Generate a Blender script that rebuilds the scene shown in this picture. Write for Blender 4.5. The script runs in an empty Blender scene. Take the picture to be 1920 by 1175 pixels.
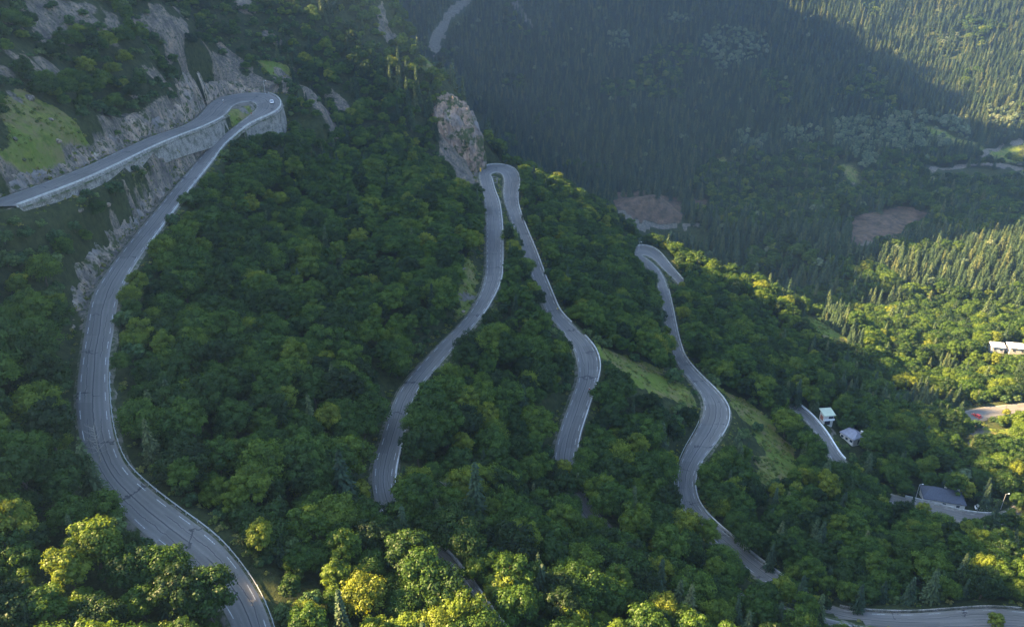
import bpy, bmesh, math, random
import numpy as np
from mathutils import Vector, Matrix, noise as mnoise
random.seed(7); rng = np.random.default_rng(11)
R = math.radians
sc = bpy.context.scene
# ---------------------------------------------------------------- camera
F = 1400.0; PITCH = R(25.0); CW, CH = 1920.0, 1175.0
cd = bpy.data.cameras.new('camera'); cam = bpy.data.objects.new('camera', cd)
sc.collection.objects.link(cam); sc.camera = cam
cd.sensor_width = 36.0; cd.lens = 36.0 * F / CW; cd.clip_start = 0.5; cd.clip_end = 9000
cam.location = (0, 0, 0); cam.rotation_euler = (R(90) - PITCH, 0, 0)
# ---------------------------------------------------------------- light
SUN_EL = R(33.0); SUN_AZ = (-0.997, 0.08)          # horizontal direction TOWARDS the sun
n_ = math.hypot(*SUN_AZ); SUN_AZ = (SUN_AZ[0] / n_, SUN_AZ[1] / n_)
TOSUN = Vector((SUN_AZ[0] * math.cos(SUN_EL), SUN_AZ[1] * math.cos(SUN_EL), math.sin(SUN_EL)))
w = bpy.data.worlds.new("World"); sc.world = w; w.use_nodes = True
nt = w.node_tree; bg = nt.nodes['Background']
sky = nt.nodes.new('ShaderNodeTexSky'); sky.sky_type = 'NISHITA'; sky.sun_disc = False
sky.sun_elevation = SUN_EL; sky.sun_rotation = math.atan2(SUN_AZ[0], SUN_AZ[1])
sky.air_density = 1.0; sky.dust_density = 1.6; sky.ozone_density = 1.0; sky.altitude = 1200
nt.links.new(sky.outputs[0], bg.inputs[0]); bg.inputs[1].default_value = 0.05
sd = bpy.data.lights.new('sun', 'SUN'); sd.energy = 5.0; sd.angle = R(0.5); sd.color = (1.0, 0.69, 0.32)
sun = bpy.data.objects.new('sun', sd); sc.collection.objects.link(sun)
sun.rotation_euler = TOSUN.to_track_quat('Z', 'Y').to_euler()
vs = sc.view_settings; vs.view_transform = 'Standard'; vs.look = 'None'; vs.gamma = 1; vs.exposure = 3.78
sc.cycles.max_bounces = 5; sc.cycles.diffuse_bounces = 2; sc.cycles.transmission_bounces = 2
sc.cycles.transparent_max_bounces = 4; sc.cycles.volume_bounces = 0; sc.cycles.use_denoising = True; sc.cycles.use_adaptive_sampling = False
# ---------------------------------------------------------------- helpers
cT, sT = math.cos(PITCH), math.sin(PITCH)
def pray(px, py):
    u = (px - CW / 2) / F; v = (CH / 2 - py) / F
    return u, cT + v * sT, -sT + v * cT
def at_z(px, py, z):
    a, b, c = pray(px, py); t = z / c
    return np.array([a * t, b * t, z])
def at_y(px, py, Y):
    a, b, c = pray(px, py); t = Y / b
    return np.array([a * t, Y, c * t])
def proj(P):
    P = np.asarray(P, float)
    fw = P[..., 1] * cT - P[..., 2] * sT; up = P[..., 1] * sT + P[..., 2] * cT
    fw = np.where(fw < 1, 1, fw)
    return CW / 2 + F * P[..., 0] / fw, CH / 2 - F * up / fw, fw
def inpoly(px, py, poly):
    px = np.asarray(px, float); py = np.asarray(py, float)
    r = np.zeros(px.shape, bool); n = len(poly); j = n - 1
    for i in range(n):
        xi, yi = poly[i]; xj, yj = poly[j]
        if yi != yj:
            c = ((yi > py) != (yj > py)) & (px < (xj - xi) * (py - yi) / (yj - yi) + xi)
            r ^= c
        j = i
    return r
def vnoise(x, y, seed=0):
    x = np.asarray(x, float); y = np.asarray(y, float)
    xi = np.floor(x).astype(np.int64); yi = np.floor(y).astype(np.int64)
    fx = x - xi; fy = y - yi; fx = fx * fx * (3 - 2 * fx); fy = fy * fy * (3 - 2 * fy)
    def h(a, b):
        k = (a * 374761393 + b * 668265263 + seed * 1442695041) & 0xffffffff
        k = ((k ^ (k >> 13)) * 1274126177) & 0xffffffff
        return ((k ^ (k >> 16)) & 0xffff) / 65535.0
    return (h(xi, yi) * (1 - fx) + h(xi + 1, yi) * fx) * (1 - fy) + (h(xi, yi + 1) * (1 - fx) + h(xi + 1, yi + 1) * fx) * fy
def fbm(x, y, seed=0, o=4):
    r = 0; a = .5; s = 0
    for k in range(o):
        r = r + a * vnoise(x * 2 ** k, y * 2 ** k, seed + k * 17); s += a; a *= .5
    return r / s
def smooth(a, b, x):
    t = np.clip((x - a) / (b - a), 0, 1); return t * t * (3 - 2 * t)
def link(o, parent=None):
    sc.collection.objects.link(o)
    if parent is not None: o.parent = parent
    return o
def mesh(name, v, f, mats, parent=None, smoothed=False, mi=None):
    m = bpy.data.meshes.new(name); m.from_pydata([tuple(p) for p in v], [], [tuple(q) for q in f])
    for mt in (mats if isinstance(mats, (list, tuple)) else [mats]): m.materials.append(mt)
    if mi is not None: m.polygons.foreach_set('material_index', np.array(mi, np.int32))
    if smoothed: m.polygons.foreach_set('use_smooth', np.ones(len(m.polygons), bool))
    m.update(); return link(bpy.data.objects.new(name, m), parent)
def tag(o, label=None, cat=None, group=None, kind=None):
    if label: o['label'] = label
    if cat: o['category'] = cat
    if group: o['group'] = group
    if kind: o['kind'] = kind
    return o
def empty(name, loc, rz=0, scale=1):
    o = bpy.data.objects.new(name, None); o.location = loc; o.rotation_euler = (0, 0, rz); o.scale = (scale,) * 3
    o.empty_display_size = .5
    return link(o)
class MB:
    def __init__(s): s.v = []; s.f = []
    def box(s, c, d, rz=0, taper=1.0):
        b = len(s.v); cx, cy, cz = c; x, y, z = d[0] / 2, d[1] / 2, d[2] / 2
        for k, (i, j) in [(k, p) for k in (-1, 1) for p in ((-1, -1), (1, -1), (1, 1), (-1, 1))]:
            t = taper if k > 0 else 1
            px, py = i * x * t, j * y * t
            s.v.append((cx + px * math.cos(rz) - py * math.sin(rz), cy + px * math.sin(rz) + py * math.cos(rz), cz + k * z))
        s.f += [(b, b + 3, b + 2, b + 1), (b + 4, b + 5, b + 6, b + 7)] + [(b + i, b + (i + 1) % 4, b + 4 + (i + 1) % 4, b + 4 + i) for i in range(4)]
        return s
    def tube(s, p, q, r0, r1=None, n=8, caps=True):
        r1 = r0 if r1 is None else r1
        p = Vector(p); q = Vector(q); d = (q - p); u = d.orthogonal().normalized(); v = d.cross(u).normalized(); b = len(s.v)
        for (c, r) in ((p, r0), (q, r1)):
            for i in range(n):
                a = 2 * math.pi * i / n; s.v.append(tuple(c + u * math.cos(a) * r + v * math.sin(a) * r))
        s.f += [(b + i, b + (i + 1) % n, b + n + (i + 1) % n, b + n + i) for i in range(n)]
        if caps: s.f += [tuple(b + i for i in reversed(range(n))), tuple(b + n + i for i in range(n))]
        return s
    def ball(s, c, r, n=8, m=6):
        b = len(s.v); r = r if isinstance(r, (tuple, list)) else (r, r, r)
        for j in range(m + 1):
            t = math.pi * j / m
            for i in range(n):
                a = 2 * math.pi * i / n
                s.v.append((c[0] + r[0] * math.sin(t) * math.cos(a), c[1] + r[1] * math.sin(t) * math.sin(a), c[2] + r[2] * math.cos(t)))
        for j in range(m):
            for i in range(n): s.f.append((b + j * n + i, b + (j + 1) * n + i, b + (j + 1) * n + (i + 1) % n, b + j * n + (i + 1) % n))
        return s
    def poly(s, pts):
        b = len(s.v); s.v += [tuple(p) for p in pts]; s.f.append(tuple(range(b, b + len(pts)))); return s
    def build(s, name, mat, parent=None, sm=False): return mesh(name, s.v, s.f, mat, parent, sm)
# ---------------------------------------------------------------- materials
class NT:
    def __init__(s, name):
        s.m = bpy.data.materials.new(name); s.m.use_nodes = True; s.t = s.m.node_tree; s.t.nodes.clear()
        s.out = s.n('ShaderNodeOutputMaterial')
    def n(s, typ, **kw):
        x = s.t.nodes.new(typ)
        for k, v in kw.items():
            if hasattr(x, k) and k not in ('Scale',): setattr(x, k, v)
            else: x.inputs[k].default_value = v
        return x
    def l(s, a, b): s.t.links.new(a, b)
    def noise(s, scale, vec=None, detail=4, rough=.55):
        x = s.n('ShaderNodeTexNoise'); x.inputs['Scale'].default_value = scale; x.inputs['Detail'].default_value = detail; x.inputs['Roughness'].default_value = rough
        if vec is not None: s.l(vec, x.inputs['Vector'])
        return x.outputs['Fac']
    def mapr(s, fac, a, b, c=0., d=1.):
        x = s.n('ShaderNodeMapRange'); s.l(fac, x.inputs[0])
        for i, q in enumerate((a, b, c, d)): x.inputs[i + 1].default_value = q
        return x.outputs[0]
    def math(s, op, a, b=None):
        x = s.n('ShaderNodeMath'); x.operation = op
        for i, q in enumerate((a, b)):
            if q is None: continue
            if isinstance(q, (int, float)): x.inputs[i].default_value = q
            else: s.l(q, x.inputs[i])
        return x.outputs[0]
    def ramp(s, fac, stops):
        x = s.n('ShaderNodeValToRGB'); e = x.color_ramp.elements
        while len(e) < len(stops): e.new(.5)
        for k, (p, c) in enumerate(stops): e[k].position = p; e[k].color = (*c, 1)
        s.l(fac, x.inputs[0]); return x.outputs[0]
    def mix(s, fac, a, b, typ='MIX'):
        x = s.n('ShaderNodeMix'); x.data_type = 'RGBA'; x.blend_type = typ
        if isinstance(fac, (int, float)): x.inputs[0].default_value = fac
        else: s.l(fac, x.inputs[0])
        for i, q in ((6, a), (7, b)):
            if isinstance(q, tuple): x.inputs[i].default_value = (*q, 1)
            else: s.l(q, x.inputs[i])
        return x.outputs[2]
    def attr(s, name): x = s.n('ShaderNodeAttribute'); x.attribute_name = name; return x.outputs['Fac']
    def pos(s): return s.n('ShaderNodeNewGeometry').outputs['Position']
    def bump(s, h, strength=.5, dist=1.):
        x = s.n('ShaderNodeBump'); x.inputs['Strength'].default_value = strength; x.inputs['Distance'].default_value = dist; s.l(h, x.inputs['Height']); return x.outputs[0]
    def bsdf(s, col, rough=.9, nrm=None, spec=.2):
        x = s.n('ShaderNodeBsdfPrincipled'); x.inputs['Roughness'].default_value = rough; x.inputs['Specular IOR Level'].default_value = spec
        if isinstance(col, tuple): x.inputs['Base Color'].default_value = (*col, 1)
        else: s.l(col, x.inputs['Base Color'])
        if nrm is not None: s.l(nrm, x.inputs['Normal'])
        s.l(x.outputs[0], s.out.inputs[0]); return s.m
def plain(name, col, rough=.7, spec=.3, var=.25, scale=1.5):
    k = NT(name); nf = k.noise(scale, k.pos(), 5)
    c = k.mix(k.mapr(nf, .3, .7), tuple(q * (1 - var) for q in col), tuple(min(1, q * (1 + var)) for q in col))
    return k.bsdf(c, rough, None, spec)
def leafmat(name, stops, trans=.33, clump=.5):
    k = NT(name)
    oi = k.n('ShaderNodeObjectInfo'); rnd = oi.outputs['Random']
    at = k.attr('tone')
    c = k.ramp(rnd, stops)
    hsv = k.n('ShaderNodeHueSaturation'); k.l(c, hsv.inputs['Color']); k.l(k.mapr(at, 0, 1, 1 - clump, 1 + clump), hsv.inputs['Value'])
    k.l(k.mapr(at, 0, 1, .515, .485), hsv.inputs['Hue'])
    col = hsv.outputs[0]
    d = k.n('ShaderNodeBsdfDiffuse'); k.l(col, d.inputs[0]); t = k.n('ShaderNodeBsdfTranslucent')
    k.l(k.mix(1.0, col, (1.7, 1.5, .5), 'MULTIPLY'), t.inputs[0])
    m = k.n('ShaderNodeMixShader'); m.inputs[0].default_value = trans; k.l(d.outputs[0], m.inputs[1]); k.l(t.outputs[0], m.inputs[2])
    gl = k.n('ShaderNodeBsdfGlossy'); gl.inputs['Roughness'].default_value = .5; gl.inputs[0].default_value = (.9, .9, .9, 1)
    m2 = k.n('ShaderNodeMixShader'); m2.inputs[0].default_value = .014; k.l(m.outputs[0], m2.inputs[1]); k.l(gl.outputs[0], m2.inputs[2])
    k.l(m2.outputs[0], k.out.inputs[0]); return k.m
M = {}
M['leaf'] = leafmat('broad_leaves', [(0, (.013, .031, .007)), (.25, (.024, .055, .009)), (.5, (.036, .078, .010)), (.75, (.053, .100, .011)), (.93, (.082, .126, .012)), (1, (.13, .158, .014))])
M['leaf2'] = leafmat('scrub_leaves', [(0, (.026, .058, .020)), (.5, (.042, .085, .027)), (1, (.075, .115, .035))], .2)
M['needle'] = leafmat('spruce_needles', [(0, (.020, .040, .020)), (.5, (.038, .065, .030)), (.85, (.062, .088, .034)), (1, (.088, .10, .038))], .12)
M['pale'] = leafmat('pale_leaves', [(0, (.080, .12, .065)), (.6, (.12, .165, .09)), (1, (.17, .20, .12))], .25)
M['gold'] = leafmat('yellow_leaves', [(0, (.10, .14, .015)), (1, (.17, .19, .02))], .3)
M['bark'] = plain('bark', (.09, .075, .06), .95, .05)
# ground
k = NT('hillside_ground'); P = k.pos()
n1 = k.noise(.055, P, 6); n2 = k.noise(.5, P, 6, .65); n3 = k.noise(2.2, P, 4, .6)
floor = k.mix(k.mapr(n2, .35, .65), (.020, .030, .012), (.048, .058, .022))
floor = k.mix(k.mapr(n3, .6, .75), floor, (.075, .065, .04))
grass = k.mix(k.mapr(n2, .38, .62), (.072, .100, .018), (.175, .185, .042)); grass = k.mix(k.mapr(k.noise(.16, P, 5, .7), .45, .6), grass, (.17, .14, .065)); grass = k.mix(k.mapr(n1, .48, .6, 0, .7), grass, (.10, .15, .02))
grass = k.mix(k.mapr(n3, .62, .72), grass, (.05, .075, .016))
mp = k.n('ShaderNodeMapping'); k.l(P, mp.inputs[0]); mp.inputs['Scale'].default_value = (1, 1, .35)
vr = k.n('ShaderNodeTexVoronoi'); vr.inputs['Scale'].default_value = .55; vr.feature = 'DISTANCE_TO_EDGE'
wn = k.n('ShaderNodeTexNoise'); wn.inputs['Scale'].default_value = .6; k.l(P, wn.inputs[0])
vadd = k.n('ShaderNodeVectorMath'); vadd.operation = 'MULTIPLY_ADD'; k.l(wn.outputs['Color'], vadd.inputs[0]); vadd.inputs[1].default_value = (3, 3, 3); k.l(mp.outputs[0], vadd.inputs[2]); k.l(vadd.outputs[0], vr.inputs['Vector'])
rockn = k.noise(.28, mp.outputs[0], 8, .7)
rock = k.ramp(rockn, [(.3, (.065, .056, .05)), (.45, (.125, .108, .092)), (.55, (.20, .165, .13)), (.63, (.28, .20, .14)), (.75, (.31, .27, .23))])
rock = k.mix(k.mapr(vr.outputs['Distance'], 0, .10, .55, 0), rock, (.045, .043, .045))
rock = k.mix(k.mapr(k.noise(.9, P, 5, .6), .53, .64), rock, (.05, .062, .025))
gravel = k.mix(k.mapr(n2, .35, .65), (.08, .075, .06), (.19, .17, .145))
red = k.mix(k.mapr(k.noise(.13, P, 5, .7), .35, .65), (.055, .045, .030), (.17, .108, .075))
red = k.mix(k.mapr(n3, .56, .68), red, (.06, .06, .035))
def edge(a): return k.mapr(k.math('ADD', k.attr(a), k.math('MULTIPLY', k.math('SUBTRACT', n2, .5), .7)), .42, .58)
col = k.mix(edge('grass'), floor, grass); col = k.mix(edge('rock'), col, rock); col = k.mix(edge('gravel'), col, gravel); col = k.mix(edge('red'), col, red)
hh = k.math('ADD', k.math('MULTIPLY', rockn, 2.0), k.math('MULTIPLY', n2, .5))
M['ground'] = k.bsdf(col, .95, k.bump(hh, .7, 1.2), .1)
def rockmat(name, c0, c1, c2, c3, mossy=.6, zs=.35, fs=1.):
    k = NT(name); P = k.pos(); mp = k.n('ShaderNodeMapping'); k.l(P, mp.inputs[0]); mp.inputs['Scale'].default_value = (1, 1, zs)
    a = k.noise(.22 * fs, mp.outputs[0], 9, .68); b = k.noise(1.1 * fs, mp.outputs[0], 6, .65); big = k.noise(.07, P, 3)
    c = k.ramp(a, [(.3, c0), (.46, c1), (.56, c2), (.7, c3)])
    c = k.mix(k.mapr(b, .56, .66), c, tuple(q * .28 for q in c1))
    c = k.mix(k.mapr(b, .30, .40, .5, 0), c, tuple(min(1, q * 1.35) for q in c3))
    c = k.mix(k.mapr(big, .5, .62, 0, .7), c, (.19, .185, .19))
    moss = k.mapr(k.noise(.33 * fs, P, 6, .7), mossy - .05, mossy + .03)
    c = k.mix(moss, c, (.055, .068, .025))
    return k.bsdf(c, .95, k.bump(k.math('ADD', k.math('MULTIPLY', a, 2.), b), .9, .9), .1)
M['rock'] = rockmat('cliff_rock', (.08, .07, .062), (.19, .165, .14), (.34, .255, .19), (.44, .38, .30), .56)
M['rock2'] = rockmat('pale_cliff_rock', (.11, .085, .07), (.22, .16, .125), (.37, .245, .175), (.46, .38, .31), .53, .3, .5)
# masonry
k = NT('stone_masonry'); P = k.pos(); br = k.n('ShaderNodeTexVoronoi'); br.inputs['Scale'].default_value = 1.1; br.feature = 'DISTANCE_TO_EDGE'; k.l(P, br.inputs['Vector'])
b2 = k.n('ShaderNodeTexVoronoi'); b2.inputs['Scale'].default_value = 1.1; k.l(P, b2.inputs['Vector'])
c = k.ramp(k.math('MULTIPLY', k.noise(1.3, P, 6), 1.), [(.3, (.11, .105, .10)), (.5, (.22, .205, .185)), (.7, (.31, .29, .26))])
c = k.mix(.45, c, k.ramp(b2.outputs['Distance'], [(0, (.16, .15, .14)), (.6, (.36, .34, .30))]))
c = k.mix(k.mapr(br.outputs['Distance'], 0, .09, .85, 0), c, (.06, .06, .055))
c = k.mix(k.mapr(k.noise(.3, P, 5, .7), .48, .62, 0, .75), c, (.07, .075, .05))
M['masonry'] = k.bsdf(c, .95, k.bump(br.outputs['Distance'], .5, .3), .1)
M['concrete'] = plain('pale_concrete', (.40, .39, .37), .9, .1, .3, .8)
M['steel'] = plain('galvanised_steel', (.42, .43, .44), .45, .5, .15)
M['white'] = plain('white_paint', (.78, .78, .77), .5, .4, .05)
M['yellow'] = plain('yellow_board', (.70, .42, .03), .5, .4, .05)
M['dark'] = plain('dark_rubber', (.02, .02, .022), .7, .3, .1)
M['glass'] = plain('dark_glass', (.03, .04, .05), .12, .6, .05)
# asphalt by UV: u across 0..1, v metres along
def asphalt(name, base, worn):
    k = NT(name); uv = k.n('ShaderNodeUVMap'); sp = k.n('ShaderNodeSeparateXYZ'); k.l(uv.outputs[0], sp.inputs[0]); u, v = sp.outputs[0], sp.outputs[1]; P = k.pos()
    big = k.noise(.05, P, 4); fine = k.noise(3.0, P, 5, .7)
    c = k.mix(k.mapr(big, .35, .65), base, tuple(q * 1.25 for q in base))
    # wheel tracks
    for cen in (.22, .38, .62, .80):
        d = k.math('ABSOLUTE', k.math('SUBTRACT', u, cen)); c = k.mix(k.mapr(d, .02, .075, worn, 0), c, tuple(q * .55 for q in base))
    c = k.mix(k.mapr(fine, .35, .7, .35, 0), c, tuple(q * .6 for q in base))
    # dusty verge
    d = k.math('ABSOLUTE', k.math('SUBTRACT', u, .5)); c = k.mix(k.mapr(k.math('ADD', d, k.math('MULTIPLY', fine, .08)), .45, .52, 0, .7), c, (.30, .28, .25))
    # sealed cracks: meandering lines along and across
    for i, (cen, amp, th) in enumerate(((.50, .10, .013), (.30, .18, .008), (.73, .16, .008))):
        cv = k.n('ShaderNodeCombineXYZ'); k.l(k.math('MULTIPLY', v, .06 + .03 * i), cv.inputs[0]); cv.inputs[1].default_value = 7.3 * i
        wob = k.noise(1.0, cv.outputs[0], 8, .7)
        d = k.math('ABSOLUTE', k.math('SUBTRACT', k.math('SUBTRACT', u, cen), k.math('MULTIPLY', k.math('SUBTRACT', wob, .5), amp * 2)))
        gate = k.mapr(k.noise(.04 + .013 * i, P, 2), .40, .46)
        c = k.mix(k.math('MULTIPLY', k.mapr(d, th * .6, th * 1.8, .85, 0), gate), c, (.03, .03, .032))
    vw = k.math('ADD', v, k.math('MULTIPLY', k.noise(.35, P, 5), 9.)); fr = k.math('FRACT', k.math('MULTIPLY', vw, 1 / 17.))
    gate = k.mapr(k.noise(.11, P, 1), .50, .53)
    c = k.mix(k.math('MULTIPLY', k.mapr(k.math('ABSOLUTE', k.math('SUBTRACT', fr, .5)), .009, .02, .8, 0), gate), c, (.03, .03, .032))
    # patched panels
    fr2 = k.math('FRACT', k.math('MULTIPLY', v, 1 / 43.)); sel = k.math('MULTIPLY', k.mapr(fr2, .62, .625), k.mapr(u, .5, .503))
    c = k.mix(k.math('MULTIPLY', sel, .35), c, tuple(q * .5 for q in base))
    return k.bsdf(c, .85, None, .25)
M['asphalt'] = asphalt('grey_asphalt', (.150, .141, .130), .38)
k = NT('road_paint'); c = k.mix(k.mapr(k.noise(2.5, k.pos(), 5, .7), .42, .62), (.50, .50, .48), (.22, .22, .22)); M['paint'] = k.bsdf(c, .7)
k = NT('verge_earth'); P = k.pos(); c = k.mix(k.mapr(k.noise(.6, P, 6, .65), .42, .56), (.15, .135, .11), (.045, .058, .02)); M['verge'] = k.bsdf(c, .95)
M['gravelm'] = plain('verge_gravel', (.30, .28, .25), .95, .05, .3, 2.)
# ---------------------------------------------------------------- roads traced as edge pairs with heights
# (ax, ay, bx, by) pixel edges; z given at key stations
RA = [(-60,391,30,386),(0,371,70,371),(51,354,115,354),(102,335,162,335),(170,308,221,308),(238,276,286,276),(289,254,338,254),(340,237,380,238),
 (372,218,418,219),(391,196,431,206),(409,184,437,199),(443,176,450,193),(477,173,466,191),(503,175,474,192),(521,184,479,195),(526,197,481,200),
 (519,208,478,207),(500,218,465,218),(477,228,452,228),(453,243,433,243),(439,255,414,255),(420,272,395,272),(402,296,374,296),(378,327,348,327),
 (354,357,322,357),(325,396,290,396),(300,430,261,430),(272,468,230,468),(248,505,203,505),(230,540,180,540),(220,571,168,571),(214,615,160,615),
 (206,660,153,660),(203,700,147,700),(204,740,143,740),(207,780,143,778),(212,812,148,815),(221,843,156,852),(237,876,174,895),(259,898,200,930),
 (286,921,233,965),(317,945,268,1000),(347,967,300,1022),(381,991,332,1047),(409,1013,360,1072),(436,1042,388,1102),(460,1075,412,1132),(477,1098,425,1150),(494,1129,436,1175),(512,1180,448,1215),(525,1240,455,1260)]
RB = [(960,1195,925,1223),(912,1131,877,1159),(885,1092,850,1120),(858,1058,824,1086),(831,1027,798,1054),(800,1001,768,1026),(770,970,736,992),(747,938,706,953),
 (739,908,698,912),(740,887,697,887),(747,853,704,853),(757,812,718,812),(770,770,731,770),(785,735,746,734),(803,708,766,707),(828,680,790,680),
 (854,650,818,650),(880,622,846,623),(905,590,875,592),(924,560,895,560),(936,533,905,535),(941,510,910,510),(942,465,911,465),(941,420,911,420),
 (936,380,908,380),(927,355,903,355),(921,332,898,332),(921,327,899,320),(924,325,907,312),(929,323,921,308),(935,323,940,308),(941,327,958,313),
 (944,334,970,323),(945,344,974,340),(943,361,971,361),(946,381,971,381),(957,411,980,411),(969,445,994,445),(982,479,1008,479),(996,516,1021,516),
 (1010,550,1035,550),(1024,584,1050,584),(1043,608,1070,605),(1060,630,1095,629),(1075,655,1115,652),(1083,686,1125,684),(1083,712,1120,712),(1070,748,1108,748),
 (1056,785,1096,785),(1047,812,1087,812),(1038,850,1080,850),(1036,882,1080,880),(1050,930,1096,922),(1080,985,1125,965),(1130,1035,1170,1010),(1200,1080,1235,1050),
 (1290,1120,1320,1090),(1400,1160,1420,1125),(1500,1180,1515,1150),(1600,1205,1610,1172),(1700,1225,1705,1190)]
RC = [(1980,1150,1980,1190),(1920,1144,1920,1185),(1859,1139,1859,1183),(1791,1143,1787,1185),(1705,1149,1700,1186),(1620,1146,1612,1176),(1569,1139,1558,1166),(1535,1126,1520,1150),
 (1500,1105,1482,1128),(1460,1075,1440,1097),(1416,1044,1394,1064),(1382,1013,1358,1031),(1351,989,1322,1003),(1321,959,1290,966),(1307,938,1274,942),(1302,911,1267,912),
 (1304,891,1267,888),(1314,867,1276,863),(1333,844,1285,842),(1353,816,1300,816),(1365,793,1312,793),(1367,772,1319,770),(1362,756,1319,752),(1345,734,1311,735),
 (1321,711,1293,711),(1297,686,1273,688),(1281,661,1262,662),(1270,623,1252,625),(1261,577,1243,580),(1253,543,1235,546),(1246,522,1228,525),(1236,505,1218,507),
 (1222,491,1205,494),(1212,484,1192,485),(1206,480.5,1184,474),(1204,478.5,1184,465),(1207,478,1193,460),(1213,479,1206,459),(1219,482,1220,462),(1226,487,1233,469),
 (1233,493,1243,479),(1243,504,1256,496),(1258,518,1270,513),(1272,532,1286,530),(1290,552,1304,550),(1320,590,1337,590),(1355,632,1373,632),(1400,682,1420,682),
 (1440,725,1462,725),(1472,757,1496,757),(1492,773,1517,773),(1510,789,1532,789),(1524,806,1546,806),(1535,823,1557,823),(1545,843,1569,843),(1559,864,1583,862),
 (1585,895,1608,880),(1625,925,1640,905),(1662,940,1666,925),(1696,951,1701,933),(1742,962,1742,943),(1776,971,1771,950),(1808,980,1808,960),(1860,987,1862,965),
 (1900,978,1890,955),(1935,950,1915,935),(1965,915,1940,905)]
RE = [(1822,789,1808,771),(1840,786,1828,765),(1855,781,1846,763),(1886,777,1880,759),(1926,770,1920,755),(1986,763,1980,748),(2060,757,2050,742)]
def catmull(P, per=8):
    P = np.asarray(P, float); Q = np.vstack([2 * P[0] - P[1], P, 2 * P[-1] - P[-2]]); out = []
    for i in range(1, len(Q) - 2):
        p0, p1, p2, p3 = Q[i - 1], Q[i], Q[i + 1], Q[i + 2]
        for t in np.arange(per) / per:
            out.append(.5 * (2 * p1 + (p2 - p0) * t + (2 * p0 - 5 * p1 + 4 * p2 - p3) * t * t + (3 * p1 - p0 - 3 * p2 + p3) * t ** 3))
    out.append(P[-1]); return np.array(out)
class Road: pass
def make_road(st, keys):
    n = len(st); zi = np.interp(np.arange(n), [q[0] for q in keys], [q[1] for q in keys])
    for it in range(8):
        A = np.array([at_z(s[0], s[1], z) for s, z in zip(st, zi)]); B = np.array([at_z(s[2], s[3], z) for s, z in zip(st, zi)])
        C = (A + B) / 2; s = np.concatenate([[0], np.cumsum(np.linalg.norm(np.diff(C[:, :2], axis=0), axis=1))])
        zi = np.interp(s, [s[q[0]] for q in keys], [q[1] for q in keys])
    ker = np.array([1, 2, 1]) / 4
    for it in range(2):
        zz = zi.copy(); zz[1:-1] = (zi[:-2] + 2 * zi[1:-1] + zi[2:]) / 4; zi = zz
    A = np.array([at_z(s_[0], s_[1], z) for s_, z in zip(st, zi)]); B = np.array([at_z(s_[2], s_[3], z) for s_, z in zip(st, zi)])
    r = Road(); r.a = catmull(A); r.b = catmull(B); r.n0 = n
    C = (r.a + r.b) / 2; s = np.concatenate([[0], np.cumsum(np.linalg.norm(np.diff(C, axis=0), axis=1))])
    r.st = np.array([s[min(8 * i, len(s) - 1)] for i in range(n)])     # arclength of each station
    m = int(s[-1] / 1.5); ss = np.linspace(0, s[-1], m)
    r.a = np.stack([np.interp(ss, s, r.a[:, i]) for i in range(3)], 1); r.b = np.stack([np.interp(ss, s, r.b[:, i]) for i in range(3)], 1)
    for it in range(9):
        for q in (r.a, r.b): q[1:-1] = (q[:-2] + 2 * q[1:-1] + q[2:]) / 4
    r.c = (r.a + r.b) / 2; r.s = ss; r.w = np.linalg.norm(r.a - r.b, axis=1)
    return r
roadA = make_road(RA, [(0, -53.5), (8, -60), (15, -62), (31, -77.5), (50, -90)])
roadB = make_road(RB, [(0, -101), (9, -107), (21, -112), (30, -117), (45, -127.5), (52, -133), (60, -142)])
roadC = make_road(RC, [(0, -144), (10, -148), (35, -161), (49, -171), (55, -175), (60, -178), (66, -182)])
roadE = make_road(RE, [(0, -189.5), (6, -187)])
ROADS = [roadA, roadB, roadC, roadE]
for nm, r in zip('ABCE', ROADS):
    g = np.diff(r.c[:, 2]) / np.maximum(.1, np.linalg.norm(np.diff(r.c[:, :2], axis=0), axis=1))
    print('road', nm, 'len', round(r.s[-1]), 'w', r.w.min().round(1), r.w.max().round(1), 'grade', g.min().round(3), g.max().round(3), 'p0', r.c[0].round(), 'p1', r.c[-1].round())
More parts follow.
